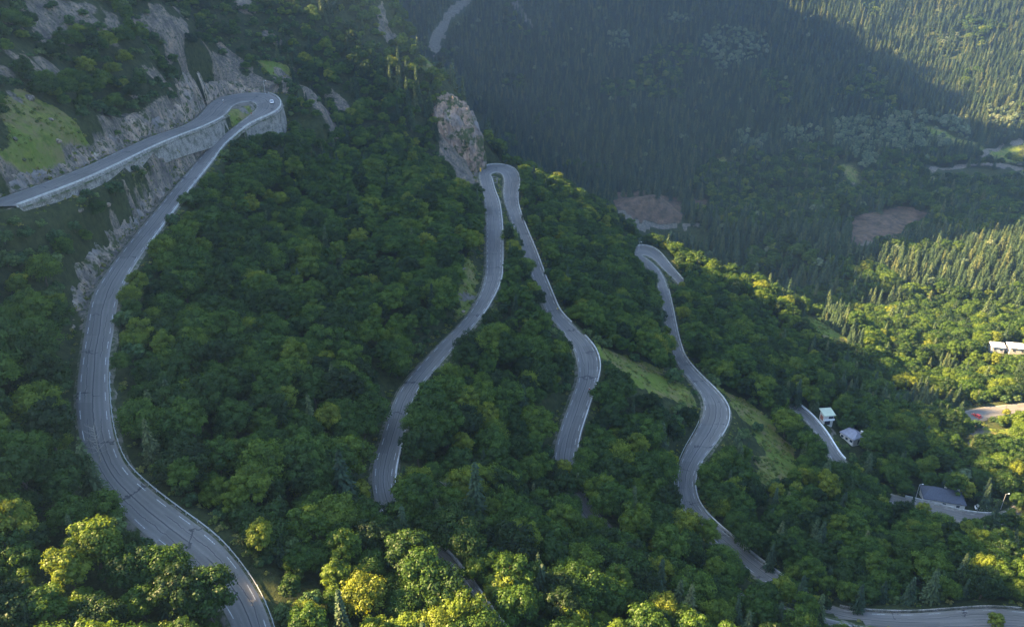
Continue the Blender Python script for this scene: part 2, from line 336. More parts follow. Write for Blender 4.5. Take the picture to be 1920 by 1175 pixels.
# ---------------------------------------------------------------- terrain
def shade_crest(s):      # added unseen western ridge: height by s (across the sun), shaped for its shadow
    T = SHADE_CREST; h = np.interp(s, [q[0] for q in T], [q[1] for q in T]); return h
SHADE_CREST = [(-60,115),(40,98),(60,93),(80,94),(83,104),(88,108),(93,110),(100,114),(106,118),(112,118),(125,140),(140,164),(155,156),(175,160),(220,160),(291,160),(315,172),(330,158),(359,148),(366,148),(374,142),(392,135),(412,126),(430,116),(457,102),(480,112),(505,150),(537,176),(590,192),(620,235),(650,300),(700,335),(804,372),(900,410),(1010,438),(1121,468),(1181,460),(1218,452),(1257,462),(1400,480),(1700,500)]
CP = []
for r in ROADS:
    k_ = 0
    while k_ < len(r.c):
        CP.append(r.c[k_]); k_ += 8
PIX = [(0,300,195),(0,225,210),(0,100,240),(0,0,268),(100,200,238),(200,200,276),(200,100,300),(200,0,324),(330,150,366),(300,50,376),(300,0,392),(370,60,408),
 (400,100,412),(400,0,448),(450,80,434),(450,0,460),(500,130,428),(500,0,478),(550,150,434),(600,50,475),(600,0,488),(650,100,468),(560,252,372),(600,330,330),(700,200,440),(700,100,480),
 (735,5,522),(745,60,512),(800,112,500),(850,178,486),(770,250,440),(800,350,388),(865,335,438),
 (1000,335,470),(1100,395,452),(1170,440,446),(1265,490,452),(1400,545,420),(1500,590,400),(1600,640,378),(1750,720,348),(1900,655,385),(1900,720,335),
 (1640,500,565),(1870,600,475),(1300,460,630),(1230,412,690),(1230,372,705),(1450,470,600),(1750,470,610)]
CPX = [at_y(*q) for q in PIX]
for px in (640, 760, 900, 1050, 1250, 1500, 1750, 2000, 2250):
    for row, Y in ((395, 735), (300, 890), (225, 985), (150, 1080), (70, 1160), (0, 1225), (-150, 1350)):
        if px < 1000 and row > 310: continue
        CPX.append(at_y(px, row, Y))
CPW = [(-60,560,-110),(-80,610,-85),(-105,700,-110),(0,520,-145),(30,600,-190),(60,700,-215),(-40,640,-160),(-60,800,-180),(-200,700,-20),(-200,560,30),(-160,600,-10),
 (120,530,-224),(200,490,-232),(280,470,-228),(360,440,-222),(450,430,-218),(450,300,-215),(350,250,-205),(300,160,-190),(230,80,-170),(120,60,-145),(0,40,-100),(-60,50,-80),(-100,90,-70),(-150,60,-45),
 (-150,130,-45),(-170,170,-30),(-185,230,-8),(-195,300,0),(-205,380,-2),(-195,460,-6),(-165,500,-12),(600,500,-190),(700,300,-190),(500,100,-180),(300,-100,-180),(100,-100,-140),(-100,-100,-60),
 (400,560,-215),(560,620,-205),(800,1500,170),(300,1500,190),(-200,1500,240),(1500,1300,60),(-500,1300,300),(1800,1700,300),(1500,700,-150),(1500,200,-140),(1000,-200,-150)]
CP = np.array(CP + CPX + [np.array(q, float) for q in CPW])
for q in CP:
    pass
N = len(CP)
def tps(r2): return np.where(r2 > 1e-12, .5 * r2 * np.log(np.maximum(r2, 1e-12)), 0)
X0 = CP[:, :2] / 100.0
K = tps(((X0[:, None] - X0[None]) ** 2).sum(-1)); K += np.eye(N) * 2e-4
Pm = np.hstack([np.ones((N, 1)), X0]); Amat = np.block([[K, Pm], [Pm.T, np.zeros((3, 3))]])
W_ = np.linalg.solve(Amat, np.concatenate([CP[:, 2], np.zeros(3)]))
def rbf(x, y):
    Q = np.stack([x, y], -1).reshape(-1, 2) / 100.0; out = np.empty(len(Q))
    for i in range(0, len(Q), 8000):
        q = Q[i:i + 8000]; out[i:i + 8000] = tps(((q[:, None] - X0[None]) ** 2).sum(-1)) @ W_[:N] + W_[N] + q @ W_[N + 1:]
    return out.reshape(np.shape(x))
def axis(segs):
    out = []
    for a, b, st in segs: out += list(np.arange(a, b, st))
    out.append(segs[-1][1]); return np.array(out)
GX = axis([(-2600, -900, 140), (-900, -460, 40), (-460, -370, 10), (-370, -290, 6), (-290, -190, 4), (-190, 250, 1.6), (250, 700, 6), (700, 1200, 14), (1200, 2600, 120)])
GY = axis([(-1200, -200, 100), (-200, 60, 8), (60, 520, 1.6), (520, 1400, 6), (1400, 1700, 20), (1700, 3200, 120)])
XX, YY = np.meshgrid(GX, GY)
Zc = rbf(np.clip(XX, -520, 1500), np.clip(YY, -150, 1550))
ZZ = Zc.copy()
# unseen shade-casting ridge added beyond x=-200, its skyline following crest()
ss_ = SUN_AZ[0] * 0 + (-SUN_AZ[0]) * YY + SUN_AZ[1] * XX
cr = shade_crest(ss_) + 150 * smooth(900, 1000, ss_) * (fbm(YY / 34., XX / 400., 61, 4) - .5) + 70 * smooth(900, 1000, ss_) * (fbm(YY / 9., XX / 400., 63, 3) - .5) + 22 * smooth(480, 520, ss_) * (fbm(YY / 14., XX / 400., 62, 3) - .5) + (7 + 8 * ((ss_ > 50) & (ss_ < 118))) * (fbm(YY / 6., XX / 40., 5, 3) - .5) * 2  # skyline noise makes the ridge's cast shadow ragged and dappled
t_ = np.clip((-200 - XX) / 130., 0, 1)
base_ = rbf(np.clip(XX, -200, 1500), np.clip(YY, -150, 1550))
ridge = base_ + (cr - base_) * (t_ ** 1.25)
ridge = np.where(XX < -330, cr - (-330 - XX) * .45, ridge)
ridge = np.maximum(ridge, -260)
ZZ = np.where(XX < -200, ridge, ZZ)
# far ground rises to mountains at the edges
ZZ = ZZ + np.maximum(0, YY - 1550) * .5 + np.maximum(0, XX - 1500) * .35
# relief
rel = (fbm(XX / 26., YY / 26., 3) - .5)
ZZ += rel * 5 * smooth(0, 60, np.abs(YY - 0) - 60) * np.where(YY > 560, 1.8, .55)
ZZ += np.where(YY > 700, (fbm(XX / 120., YY / 260., 9) - .5) * 45 * smooth(700, 900, YY), 0)
# masks ----------------------------------------------------------
gpx, gpy, gfw = proj(np.stack([XX, YY, ZZ], -1))
jit = 9000. / np.maximum(gfw, 60)
gpx = gpx + (fbm(XX / 7., YY / 7., 41, 4) - .5) * jit * 1.5; gpy = gpy + (fbm(XX / 7., YY / 7., 42, 4) - .5) * jit * 1.1
ROCK = [([(0,295),(60,285),(130,262),(190,225),(260,215),(290,190),(350,150),(352,110),(400,98),(445,110),(450,140),(520,150),(520,172),(400,176),(372,215),(290,250),(170,305),(0,368)], 100, 420),
 ([(0,10),(90,0),(270,0),(360,40),(340,80),(250,40),(200,60),(130,90),(60,60),(0,50)], 150, 420),
 ([(520,150),(560,165),(610,200),(640,270),(600,260),(560,200),(530,180)], 300, 460),
 ([(720,0),(742,60),(760,85),(735,85),(700,20)], 300, 700),
 ([(620,160),(660,200),(655,235),(615,190)], 300, 500),
 ([(820,190),(870,180),(905,230),(908,330),(860,350),(820,290)], 380, 520),
 ([(0,400),(120,372),(250,312),(345,262),(420,225),(410,260),(350,315),(310,350),(270,400),(215,465),(180,520),(160,600),(135,600),(140,540),(170,470),(215,400),(270,345),(300,310),(250,330),(120,395),(40,415)], 100, 420)]
GRASS = [([(0,170),(60,180),(120,215),(150,250),(150,280),(90,300),(40,320),(0,330)], 100, 420),
 ([(1120,650),(1160,665),(1215,685),(1260,710),(1300,735),(1300,765),(1270,760),(1225,740),(1180,705),(1130,680)], 200, 420),
 ([(1352,732),(1390,745),(1430,780),(1460,820),(1485,850),(1490,885),(1460,915),(1420,915),(1405,880),(1425,850),(1400,800),(1370,770)], 200, 420),
 ([(1495,580),(1540,598),(1592,640),(1560,640),(1520,615)], 250, 520),
 ([(1405,560),(1440,590),(1470,625),(1470,650),(1430,610)], 250, 520),
 ([(855,470),(895,500),(890,560),(860,590),(850,560),(865,530)], 200, 420),
 ([(425,205),(475,198),(478,208),(435,235)], 300, 420),
 ([(935,330),(944,345),(945,400),(936,360)], 300, 520),
 ([(480,110),(530,120),(545,145),(500,140)], 300, 520),
 ([(765,85),(800,100),(830,140),(820,150),(790,120)], 300, 560),
 ([(860,190),(890,195),(880,215)], 400, 520),
 ([(1560,300),(1600,310),(1625,345),(1590,350)], 600, 1500), ([(1340,290),(1370,295),(1370,320),(1345,320)], 600, 1500),
 ([(1700,230),(1760,235),(1800,262),(1850,268),(1850,285),(1780,275)], 600, 1500), ([(1845,285),(1920,262),(1920,310),(1870,305)], 600, 1500),
 ([(1830,800),(1900,800),(1905,830),(1850,845)], 200, 420), ([(1205,488),(1232,495),(1236,502),(1222,492)], 380, 520)]
REDP = [([(1145,365),(1190,358),(1270,368),(1285,385),(1280,415),(1240,425),(1200,415),(1165,395),(1150,385)], 600, 1000),
 ([(1290,372),(1325,375),(1320,395),(1295,400)], 600, 1000),
 ([(1585,410),(1640,395),(1700,385),(1745,398),(1735,425),(1700,435),(1650,450),(1600,460)], 550, 1000)]
GRAV = [([(1140,392),(1165,388),(1190,408),(1215,425),(1205,435),(1180,420),(1155,400)], 600, 1000),
 ([(1180,412),(1245,424),(1330,418),(1335,424),(1250,432),(1200,428)], 600, 1000),
 ([(805,85),(812,60),(845,10),(870,0),(888,0),(850,30),(832,70),(820,105),(812,108)], 700, 1600),
 ([(955,0),(968,0),(1000,50),(990,55)], 700, 1600),
 ([(1600,448),(1645,440),(1650,456),(1610,462)], 550, 1000), ([(1650,428),(1672,420),(1676,432),(1655,440)], 550, 1000),
 ([(1735,315),(1780,312),(1850,303),(1920,312),(1920,322),(1850,309),(1780,318),(1737,320)], 700, 1200),
 ([(1835,288),(1890,268),(1920,262),(1920,268),(1892,275),(1840,294)], 700, 1200),
 ([(1596,345),(1615,333),(1618,338),(1600,350)], 700, 1200),
 ([(1540,795),(1552,795),(1566,830),(1570,850),(1558,826)], 200, 400), ([(862,540),(880,550),(860,575),(852,565)], 200, 420),
 ([(452,184),(478,186),(476,200),(440,204),(425,208)], 300, 420), ([(1810,795),(1850,800),(1850,840),(1835,835)], 200, 300), ([(918,325),(930,325),(937,340),(926,345)], 400, 520)]
def maskof(L):
    m = np.zeros(XX.shape)
    for poly, y0, y1 in L:
        m = np.maximum(m, (inpoly(gpx, gpy, poly) & (YY >= y0) & (YY <= y1)).astype(float))
    return m
def blur(m, k=1):
    for _ in range(k):
        q = m.copy(); q[1:-1, 1:-1] = (m[1:-1, 1:-1] * 2 + m[:-2, 1:-1] + m[2:, 1:-1] + m[1:-1, :-2] + m[1:-1, 2:]) / 6; m = q
    return m
mk_rock, mk_grass, mk_red, mk_grav = [maskof(q) for q in (ROCK, GRASS, REDP, GRAV)]
mk_rock = np.where((gpy < 150) & (gpx < 420) & (YY < 460) & (fbm(XX / 8., YY / 8., 55) < .47), 0, mk_rock)
mk_rock = np.maximum(mk_rock, ((gpx < 560) & (gpx > -50) & (gpy < 190) & (YY < 470) & (XX < -90) & (fbm(XX / 9., YY / 9., 56) > .62)).astype(float))
mk_grass = np.where(YY > 560, mk_grass * .58, mk_grass)
mk_rock_b = blur(mk_rock, 2)
ZZ += mk_rock_b * ((fbm(XX / 9., YY / 9., 21, 3) - .5) * 4.5)
# flatten under the roads
best = np.full(XX.shape, 1e9); rz_ = np.zeros(XX.shape); hwb = np.zeros(XX.shape)
sel = (XX > -185) & (XX < 300) & (YY > 60) & (YY < 500); idx = np.argwhere(sel)
allc = np.vstack([r.c for r in ROADS]); allw = np.concatenate([r.w for r in ROADS]); alls = []
for i in range(0, len(idx), 20000):
    ii = idx[i:i + 20000]; q = np.stack([XX[ii[:, 0], ii[:, 1]], YY[ii[:, 0], ii[:, 1]]], 1)
    d = np.sqrt(((q[:, None] - allc[None, :, :2]) ** 2).sum(-1)) - allw[None] / 2
    j = d.argmin(1); best[ii[:, 0], ii[:, 1]] = d[np.arange(len(ii)), j]; rz_[ii[:, 0], ii[:, 1]] = allc[j, 2]
wt = smooth(1.9, 6.0, best)
ZZ = np.where(sel, (rz_ - .35) * (1 - wt) + ZZ * wt, ZZ)
DROAD = best
nA = len(roadA.c); dA = roadA.a - roadA.b; dA[:, 2] = 0; dA /= np.linalg.norm(dA, axis=1)[:, None]
def stA(i): return int(np.argmin(np.abs(roadA.s - roadA.st[i])))
for i in range(0, len(idx), 20000):
    ii = idx[i:i + 20000]; X_ = XX[ii[:, 0], ii[:, 1]]; Y_ = YY[ii[:, 0], ii[:, 1]]; q = np.stack([X_, Y_], 1)
    d = np.sqrt(((q[:, None] - allc[None, :, :2]) ** 2).sum(-1)) - allw[None] / 2; j = d.argmin(1); dm = d[np.arange(len(ii)), j]
    inA = j < nA; ja = np.where(inA, j, 0); side = ((q - allc[j, :2]) * dA[ja, :2]).sum(1)
    frac = np.interp(ja, [stA(13), stA(15), stA(16), stA(17), stA(19), stA(20), stA(21)], [0, 7, 11, 10, 6, 3, 0])
    frac2 = np.interp(ja, [0, stA(5), stA(8), stA(9)], [2, 3.5, 6, 0])
    H0 = np.interp(ja / stA(9), [0, .12, .3, .45, .6, .72, .85, .93, 1, 1.12, 1.25, 1.4], [6, 7, 7, 9, 10, 10, 15, 18, 15, 9, 5, 0]); H1 = np.interp((ja - stA(19)) / (stA(31) - stA(19)), [-.01, 0, .15, .4, .65, .85, 1, 1.05], [0, 2, 4.5, 7, 11, 10, 4, 0])
    for H_, sg, e0, e1 in ((H0, 1, 9, 26), (H1, -1, 7, 13)):
        ok = inA & (side * sg > 0) & (H_ > .5) & (dm > 2.2); zc = ZZ[ii[:, 0], ii[:, 1]]; w_ = smooth(e0, e1, dm)
        tg = allc[j, 2] - 1.2 + H_ * .93 * smooth(1.8, 6.5, dm); ZZ[ii[:, 0], ii[:, 1]] = np.where(ok, np.maximum(zc, tg * (1 - w_) + zc * w_), zc)
    for D_, sg, far_ in ((frac, 1, 22), (frac2, -1, 8)):
        ok = inA & (side * sg > 0) & (D_ > .3) & (dm > .9)
        zc = ZZ[ii[:, 0], ii[:, 1]]; tg = allc[j, 2] - D_ - .35 * (dm - 1); w_ = smooth(3, far_, dm)
        ZZ[ii[:, 0], ii[:, 1]] = np.where(ok, np.minimum(zc, tg * (1 - w_) + zc * w_), zc)
mk_grass = np.maximum(mk_grass, np.where((best > .9) & (best < 3.0), .42, 0))
def bil(A, x, y):
    x = np.asarray(x, float); y = np.asarray(y, float)
    i = np.clip(np.searchsorted(GX, x) - 1, 0, len(GX) - 2); j = np.clip(np.searchsorted(GY, y) - 1, 0, len(GY) - 2)
    fx = np.clip((x - GX[i]) / (GX[i + 1] - GX[i]), 0, 1); fy = np.clip((y - GY[j]) / (GY[j + 1] - GY[j]), 0, 1)
    return (A[j, i] * (1 - fx) + A[j, i + 1] * fx) * (1 - fy) + (A[j + 1, i] * (1 - fx) + A[j + 1, i + 1] * fx) * fy
def hgt(x, y): return bil(ZZ, x, y)
def ground_px(px, py, y0=70, y1=1500):
    a, b, c = pray(px, py); Y = np.arange(y0, y1, .5); z = c * Y / b; x = a * Y / b
    h = hgt(x, Y); k_ = np.argmax(z < h)
    return np.array([x[k_], Y[k_], h[k_]])
ny, nx = XX.shape
gv = np.stack([XX, YY, ZZ], -1).reshape(-1, 3); ids = np.arange(nx * ny).reshape(ny, nx)
gf = np.stack([ids[:-1, :-1], ids[:-1, 1:], ids[1:, 1:], ids[1:, :-1]], -1).reshape(-1, 4)
gm = bpy.data.meshes.new('ground'); gm.vertices.add(len(gv)); gm.vertices.foreach_set('co', gv.ravel()); gm.loops.add(gf.size); gm.loops.foreach_set('vertex_index', gf.ravel().astype(np.int32))
gm.polygons.add(len(gf)); gm.polygons.foreach_set('loop_start', np.arange(0, gf.size, 4, dtype=np.int32)); gm.polygons.foreach_set('use_smooth', np.ones(len(gf), bool))
gm.update(calc_edges=True); gm.materials.append(M['ground'])
for nm, m_ in (('rock', blur(mk_rock, 1)), ('grass', blur(mk_grass, 1)), ('gravel', mk_grav), ('red', blur(mk_red, 1))):
    at = gm.attributes.new(nm, 'FLOAT', 'POINT'); at.data.foreach_set('value', m_.ravel().astype(np.float32))
tag(link(bpy.data.objects.new('ground', gm)), kind='structure')
print('ground', nx, ny)
# ---------------------------------------------------------------- road meshes
def ribbon(r, f0, f1, i0, i1, dz, out=None):
    a, b = r.a[i0:i1], r.b[i0:i1]; L = a + (b - a) * f0; Rr = a + (b - a) * f1
    L = L + [0, 0, dz]; Rr = Rr + [0, 0, dz]; return L, Rr
def road_obj(r, name):
    L, Rr = r.a + [0, 0, 0.0], r.b; n = len(L); cols = 8; v = []; f = []; uv = []
    for i in range(n):
        for j in range(cols + 1):
            t = j / cols; p = L[i] * (1 - t) + Rr[i] * t; p = p + [0, 0, .10 * (1 - (2 * t - 1) ** 2)]; v.append(p); uv.append((t, r.s[i]))
    m = cols + 1
    for i in range(n - 1):
        for j in range(cols): f.append((i * m + j, i * m + j + 1, (i + 1) * m + j + 1, (i + 1) * m + j))
    nb = len(v)
    for i in range(n): v += [L[i] - [0, 0, .8], Rr[i] - [0, 0, .8]]; uv += [(0, r.s[i])] * 2
    for i in range(n - 1): f += [(i * m, (i + 1) * m, nb + 2 * i + 2, nb + 2 * i), (i * m + cols, nb + 2 * i + 1, nb + 2 * i + 3, (i + 1) * m + cols)]
    # orient upward
    q = np.cross(np.array(v[1]) - v[0], np.array(v[m]) - v[0])
    if q[2] < 0: f = [tuple(reversed(x)) for x in f]
    o = mesh(name, v, f, M['asphalt'], None, True); ul = o.data.uv_layers.new(name='UVMap'); li = np.empty(len(o.data.loops), np.int32); o.data.loops.foreach_get('vertex_index', li)
    ul.data.foreach_set('uv', np.array(uv)[li].ravel().astype(np.float32)); return tag(o, kind='structure')
for r in ROADS: road_obj(r, 'road')
for r in ROADS:
    for e, o_ in ((r.a, r.b), (r.b, r.a)):
        d = e - o_; d[:, 2] = 0; d /= np.linalg.norm(d, axis=1)[:, None]; wv = .55 + .9 * vnoise(r.s / 4., r.s * 0, 5)
        v = []; f = []
        for i in range(len(e)):
            v += [e[i] + d[i] * -.05 + [0, 0, -.03], e[i] + d[i] * .5 + [0, 0, -.10], e[i] + d[i] * (.6 + wv[i]) + [0, 0, -.75]]
        for i in range(len(e) - 1):
            for j in (0, 1): b = 3 * i + j; f.append((b, b + 1, b + 4, b + 3))
        tag(mesh('road_verge', v, f, M['verge'], None, True), kind='structure')
mv = MB()
def dash_lines(r, inset, length, gap, wd, c0=0, c1=1e9):
    d = (r.b - r.a) / r.w[:, None]
    for sgn in ((0, 1) if inset is not None else (2,)):
        pos = c0
        while pos < min(c1, r.s[-1]) - length:
            s_ = np.linspace(pos, pos + length, 4)
            if sgn == 0: base = r.a + d * inset
            elif sgn == 1: base = r.b - d * inset
            else: base = r.c
            fr = inset / np.mean(r.w) if sgn < 2 else .5
            crown = .10 * (1 - (2 * fr - 1) ** 2)
            P = np.stack([np.interp(s_, r.s, base[:, i]) for i in range(3)], 1) + [0, 0, crown + .03]
            D = np.stack([np.interp(s_, r.s, d[:, i]) for i in range(3)], 1) * wd / 2
            for k_ in range(3): mv.poly([P[k_] - D[k_], P[k_ + 1] - D[k_ + 1], P[k_ + 1] + D[k_ + 1], P[k_] + D[k_]])
            pos += length + gap
for r in ROADS[:3]: dash_lines(r, .75, 3.0, 3.7, .13)
o = mv.build('road_markings', M['paint']); tag(o, kind='structure')
# parapets, rails, retaining walls ---------------------------------
def st_idx(r, i): return int(np.argmin(np.abs(r.s - r.st[i])))
def edge_wall(r, side, s0, s1, off, h, th, name, mat, label, cat, group, base=-1.2, gapn=0, batter=0):
    i0, i1 = st_idx(r, s0), st_idx(r, s1); e = r.a if side == 'a' else r.b; o_ = r.b if side == 'a' else r.a
    e = e[i0:i1 + 1]; d = e - o_[i0:i1 + 1]; d[:, 2] = 0; d /= np.linalg.norm(d, axis=1)[:, None]
    v = []; f = []; n = len(e)
    for i in range(n):
        hh_ = h(i / (n - 1)) if callable(h) else h; bb = base(i / (n - 1)) if callable(base) else base
        p = e[i] + d[i] * off; q = p + d[i] * th
        v += [p + [0, 0, bb], p + [0, 0, hh_], q + [0, 0, hh_], q + d[i] * batter * (hh_ - bb) + [0, 0, bb]]
    for i in range(n - 1):
        if gapn and (i % gapn) == gapn - 1: continue
        b = 4 * i
        f += [(b, b + 1, b + 5, b + 4), (b + 1, b + 2, b + 6, b + 5), (b + 2, b + 3, b + 7, b + 6)]
        if gapn and (i % gapn) == 0: f.append((b, b + 3, b + 2, b + 1))
        if gapn and (i % gapn) == gapn - 2: f.append((b + 4, b + 5, b + 6, b + 7))
    f += [(0, 3, 2, 1), (4 * n - 4, 4 * n - 3, 4 * n - 2, 4 * n - 1)]
    return tag(mesh(name, v, f, mat), label, cat, group)
G1 = 'low stone parapets along the road'
edge_wall(roadA, 'b', 0, 8, .1, .55, .4, 'parapet_wall', M['concrete'], 'pale low parapet along the valley side of the topmost road leg', 'parapet', G1)
edge_wall(roadA, 'a', 13, 19, .1, .8, .45, 'parapet_wall', M['concrete'], 'pale parapet round the outside of the uppermost hairpin by the white car', 'parapet', G1)
edge_wall(roadA, 'a', 19.0 and 19, 27, .1, .55, .35, 'parapet_wall', M['concrete'], 'pale parapet on the wooded side of the long left road just below its hairpin', 'parapet', G1)
edge_wall(roadB, 'b', 28, 42, .1, .7, .4, 'parapet_wall', M['concrete'], 'grey parapet round the middle hairpin and down its right leg', 'parapet', G1)
edge_wall(roadB, 'b', 43, 50, .1, .6, .35, 'parapet_wall', M['concrete'], 'grey parapet round the outer bend above the upper green meadow', 'parapet', G1)
edge_wall(roadB, 'a', 0, 11, .1, .6, .35, 'parapet_wall', M['concrete'], 'low parapet beside the lower middle road near the photo bottom', 'parapet', G1)
edge_wall(roadB, 'a', 18, 26, .1, .55, .35, 'parapet_wall', M['concrete'], 'pale parapet on the inner right edge of the road below the rocky spur', 'parapet', G1)
edge_wall(roadC, 'a', 7, 17, .1, .6, .35, 'parapet_wall', M['concrete'], 'pale parapet beside the lowest bend of the third road', 'parapet', G1)
edge_wall(roadC, 'a', 19, 29, .1, .6, .35, 'parapet_wall', M['concrete'], 'pale parapet along the bend beside the lower green meadow', 'parapet', G1)
edge_wall(roadC, 'b', 36, 48, .1, .7, .4, 'parapet_wall', M['concrete'], 'pale parapet outside the small far hairpin below the quarry', 'parapet', G1)
edge_wall(roadC, 'a', 1, 6, .2, .6, .4, 'parapet_wall', M['masonry'], 'dark parapet on the far side of the road across the bottom right corner', 'parapet', G1)
edge_wall(roadC, 'b', 49, 55, .1, .7, .35, 'parapet_wall', M['white'], 'white kerb wall beside the road by the green roofed hut', 'parapet', G1)
edge_wall(roadC, 'b', 59, 63, .1, .8, .4, 'parapet_wall', M['concrete'], 'pale wall between the road and the slate roofed building', 'parapet', G1)
G2 = 'stone retaining walls under the road'
edge_wall(roadA, 'b', 0, 8, .52, .15, .5, 'retaining_wall', M['masonry'], 'long rough stone retaining wall under the topmost road leg', 'retaining wall', G2, base=lambda t: -4.5 - 5.5 * t * t, batter=.18)
edge_wall(roadA, 'a', 14, 19, .57, .15, .6, 'retaining_wall', M['masonry'], 'tall stone retaining wall holding up the uppermost hairpin', 'retaining wall', G2, base=lambda t: -15 + 8 * max(0, t - .35), batter=.14)
G3 = 'metal crash barriers'
def rail(r, side, s0, s1, off, label):
    i0, i1 = st_idx(r, s0), st_idx(r, s1); e = (r.a if side == 'a' else r.b)[i0:i1 + 1]; o_ = (r.b if side == 'a' else r.a)[i0:i1 + 1]
    d = e - o_; d[:, 2] = 0; d /= np.linalg.norm(d, axis=1)[:, None]; p = e + d * off
    root = empty('crash_barrier', tuple(p[0])); tag(root, label, 'crash barrier', G3)
    v = []; f = []; q = p - p[0]
    for i in range(len(q)): v += [q[i] + [0, 0, .45], q[i] + [0, 0, .78], q[i] + d[i] * .07 + [0, 0, .78], q[i] + d[i] * .07 + [0, 0, .45]]
    for i in range(len(q) - 1):
        b = 4 * i
        for k_ in range(4): f.append((b + k_, b + (k_ + 1) % 4, b + 4 + (k_ + 1) % 4, b + 4 + k_))
    mesh('rail', v, f, M['steel'], root)
    mb = MB()
    for i in range(0, len(q), 2): mb.box(q[i] + d[i] * .12 + np.array([0, 0, .05]), (.12, .12, 1.3))
    o = mb.build('rail_posts', M['steel'], root); o['kind'] = 'stuff'
rail(roadA, 'a', 33, 50, .35, 'thin grey crash barrier on the right edge of the big left road curve')
rail(roadC, 'b', 12, 20, .4, 'grey crash barrier on the left edge of the third road beside its rock wall')
# ---------------------------------------------------------------- cliffs
def n3(p, s, seed=0): return mnoise.fractal(Vector((p[0] * s + seed, p[1] * s, p[2] * s)), .9, 2.1, 5)
def rock_ribbon(foot, heights, back, name, label, seed, mat, rows=22, amp=1.6, step=.8):
    foot = np.array(foot); s = np.concatenate([[0], np.cumsum(np.linalg.norm(np.diff(foot, axis=0), axis=1))]); n = max(3, int(s[-1] / step)); ss = np.linspace(0, s[-1], n)
    P = np.stack([np.interp(ss, s, foot[:, i]) for i in range(3)], 1); Bk = np.stack([np.interp(ss, s, np.array(back)[:, i]) for i in range(2)], 1); H = np.interp(ss, s, heights)
    v = []; f = []
    for i in range(n):
        e = min(1, min(i, n - 1 - i) / 5.)
        for j in range(rows + 1):
            t = j / rows; hh_ = H[i] * (t ** .85) * (.85 + .3 * vnoise(ss[i] / 5., 3, seed)); b = t ** 1.4
            p = np.array([P[i, 0] + Bk[i, 0] * b, P[i, 1] + Bk[i, 1] * b, P[i, 2] - 1.5 + hh_])
            if t > .9: p[2] -= (t - .9) * 10 * 1.2
            a = n3(p * np.array([1, 1, .45]), .16, seed) * amp + n3(p * np.array([1, 1, .6]), .5, seed + 9) * amp * .45
            nn = -np.array([Bk[i, 0], Bk[i, 1], 0]); nn /= max(.01, np.linalg.norm(nn)); p = p + nn * a * e * min(1, j / 3)
            v.append(p)
    m = rows + 1
    for i in range(n - 1):
        for j in range(rows): f.append((i * m + j, (i + 1) * m + j, (i + 1) * m + j + 1, i * m + j + 1))
    o = mesh(name, v, f, mat); return tag(o, kind='structure')
def off_edge(r, side, i0, i1, off):
    a, b = st_idx(r, i0), st_idx(r, i1); e = (r.a if side == 'a' else r.b)[a:b + 1:4]; o_ = (r.b if side == 'a' else r.a)[a:b + 1:4]
    d = e - o_; d[:, 2] = 0; d /= np.linalg.norm(d, axis=1)[:, None]; return e + d * off, d
e, d = off_edge(roadA, 'a', 0, 9, 1.6)
n = len(e); t = np.linspace(0, 1, n)
rock_ribbon(e, np.interp(t, [0, .12, .3, .45, .6, .72, .85, .93, 1], [6, 7, 7, 9, 10, 10, 15, 19, 14]), (d * np.interp(t, [0, .7, 1], [4.5, 5, 7])[:, None])[:, :2], 'cliff', '', 3, M['rock'])
e, d = off_edge(roadA, 'a', 9, 13, 1.4); n = len(e); t = np.linspace(0, 1, n)
rock_ribbon(e, np.interp(t, [0, .3, .7, 1], [16, 11, 8, 4]), (d * 6)[:, :2], 'cliff', '', 5, M['rock'])
e, d = off_edge(roadA, 'b', 19, 31, 1.5); n = len(e); t = np.linspace(0, 1, n)
rock_ribbon(e, np.interp(t, [0, .15, .4, .65, .85, 1], [2, 4.5, 7, 11, 10, 4]), (d * np.interp(t, [0, 1], [3, 7])[:, None])[:, :2], 'cliff', '', 8, M['rock'])
# rocky spur above the middle hairpin: a displaced rounded mass
def spur(c, r, seed, name='cliff', mat=M['rock2'], nu=90, nvv=70, lean=0):
    v = []; f = []
    for j in range(nvv + 1):
        ph = math.pi * j / nvv
        for i in range(nu):
            th = 2 * math.pi * i / nu; dx, dy, dz = math.sin(ph) * math.cos(th), math.sin(ph) * math.sin(th), math.cos(ph)
            sq = lambda q, e: math.copysign(abs(q) ** e, q)
            p = np.array([c[0] + r[0] * sq(dx, .8), c[1] + r[1] * sq(dy, .8), c[2] + r[2] * sq(dz, .75)])
            p[0] += lean * (p[2] - c[2]) / r[2]
            a = 1 + .16 * n3(p * np.array([1, 1, .55]), .07, seed) + .11 * n3(p * np.array([1, 1, .45]), .22, seed + 5) + .018 * n3(p * np.array([1,1,.5]), .8, seed)
            v.append(np.array(c) + (p - c) * a)
    for j in range(nvv):
        for i in range(nu): f.append((j * nu + i, (j + 1) * nu + i, (j + 1) * nu + (i + 1) % nu, j * nu + (i + 1) % nu))
    return tag(mesh(name, v, f, mat), kind='structure')
SP = at_y(858, 272, 472); spur(SP + np.array([0, 0, 0]), (15.5, 16, 28), 4, lean=-5); spur(at_y(836, 232, 482), (11, 12, 19), 14, lean=-4); spur(at_y(846, 318, 464), (8, 8, 12), 24, lean=-2)
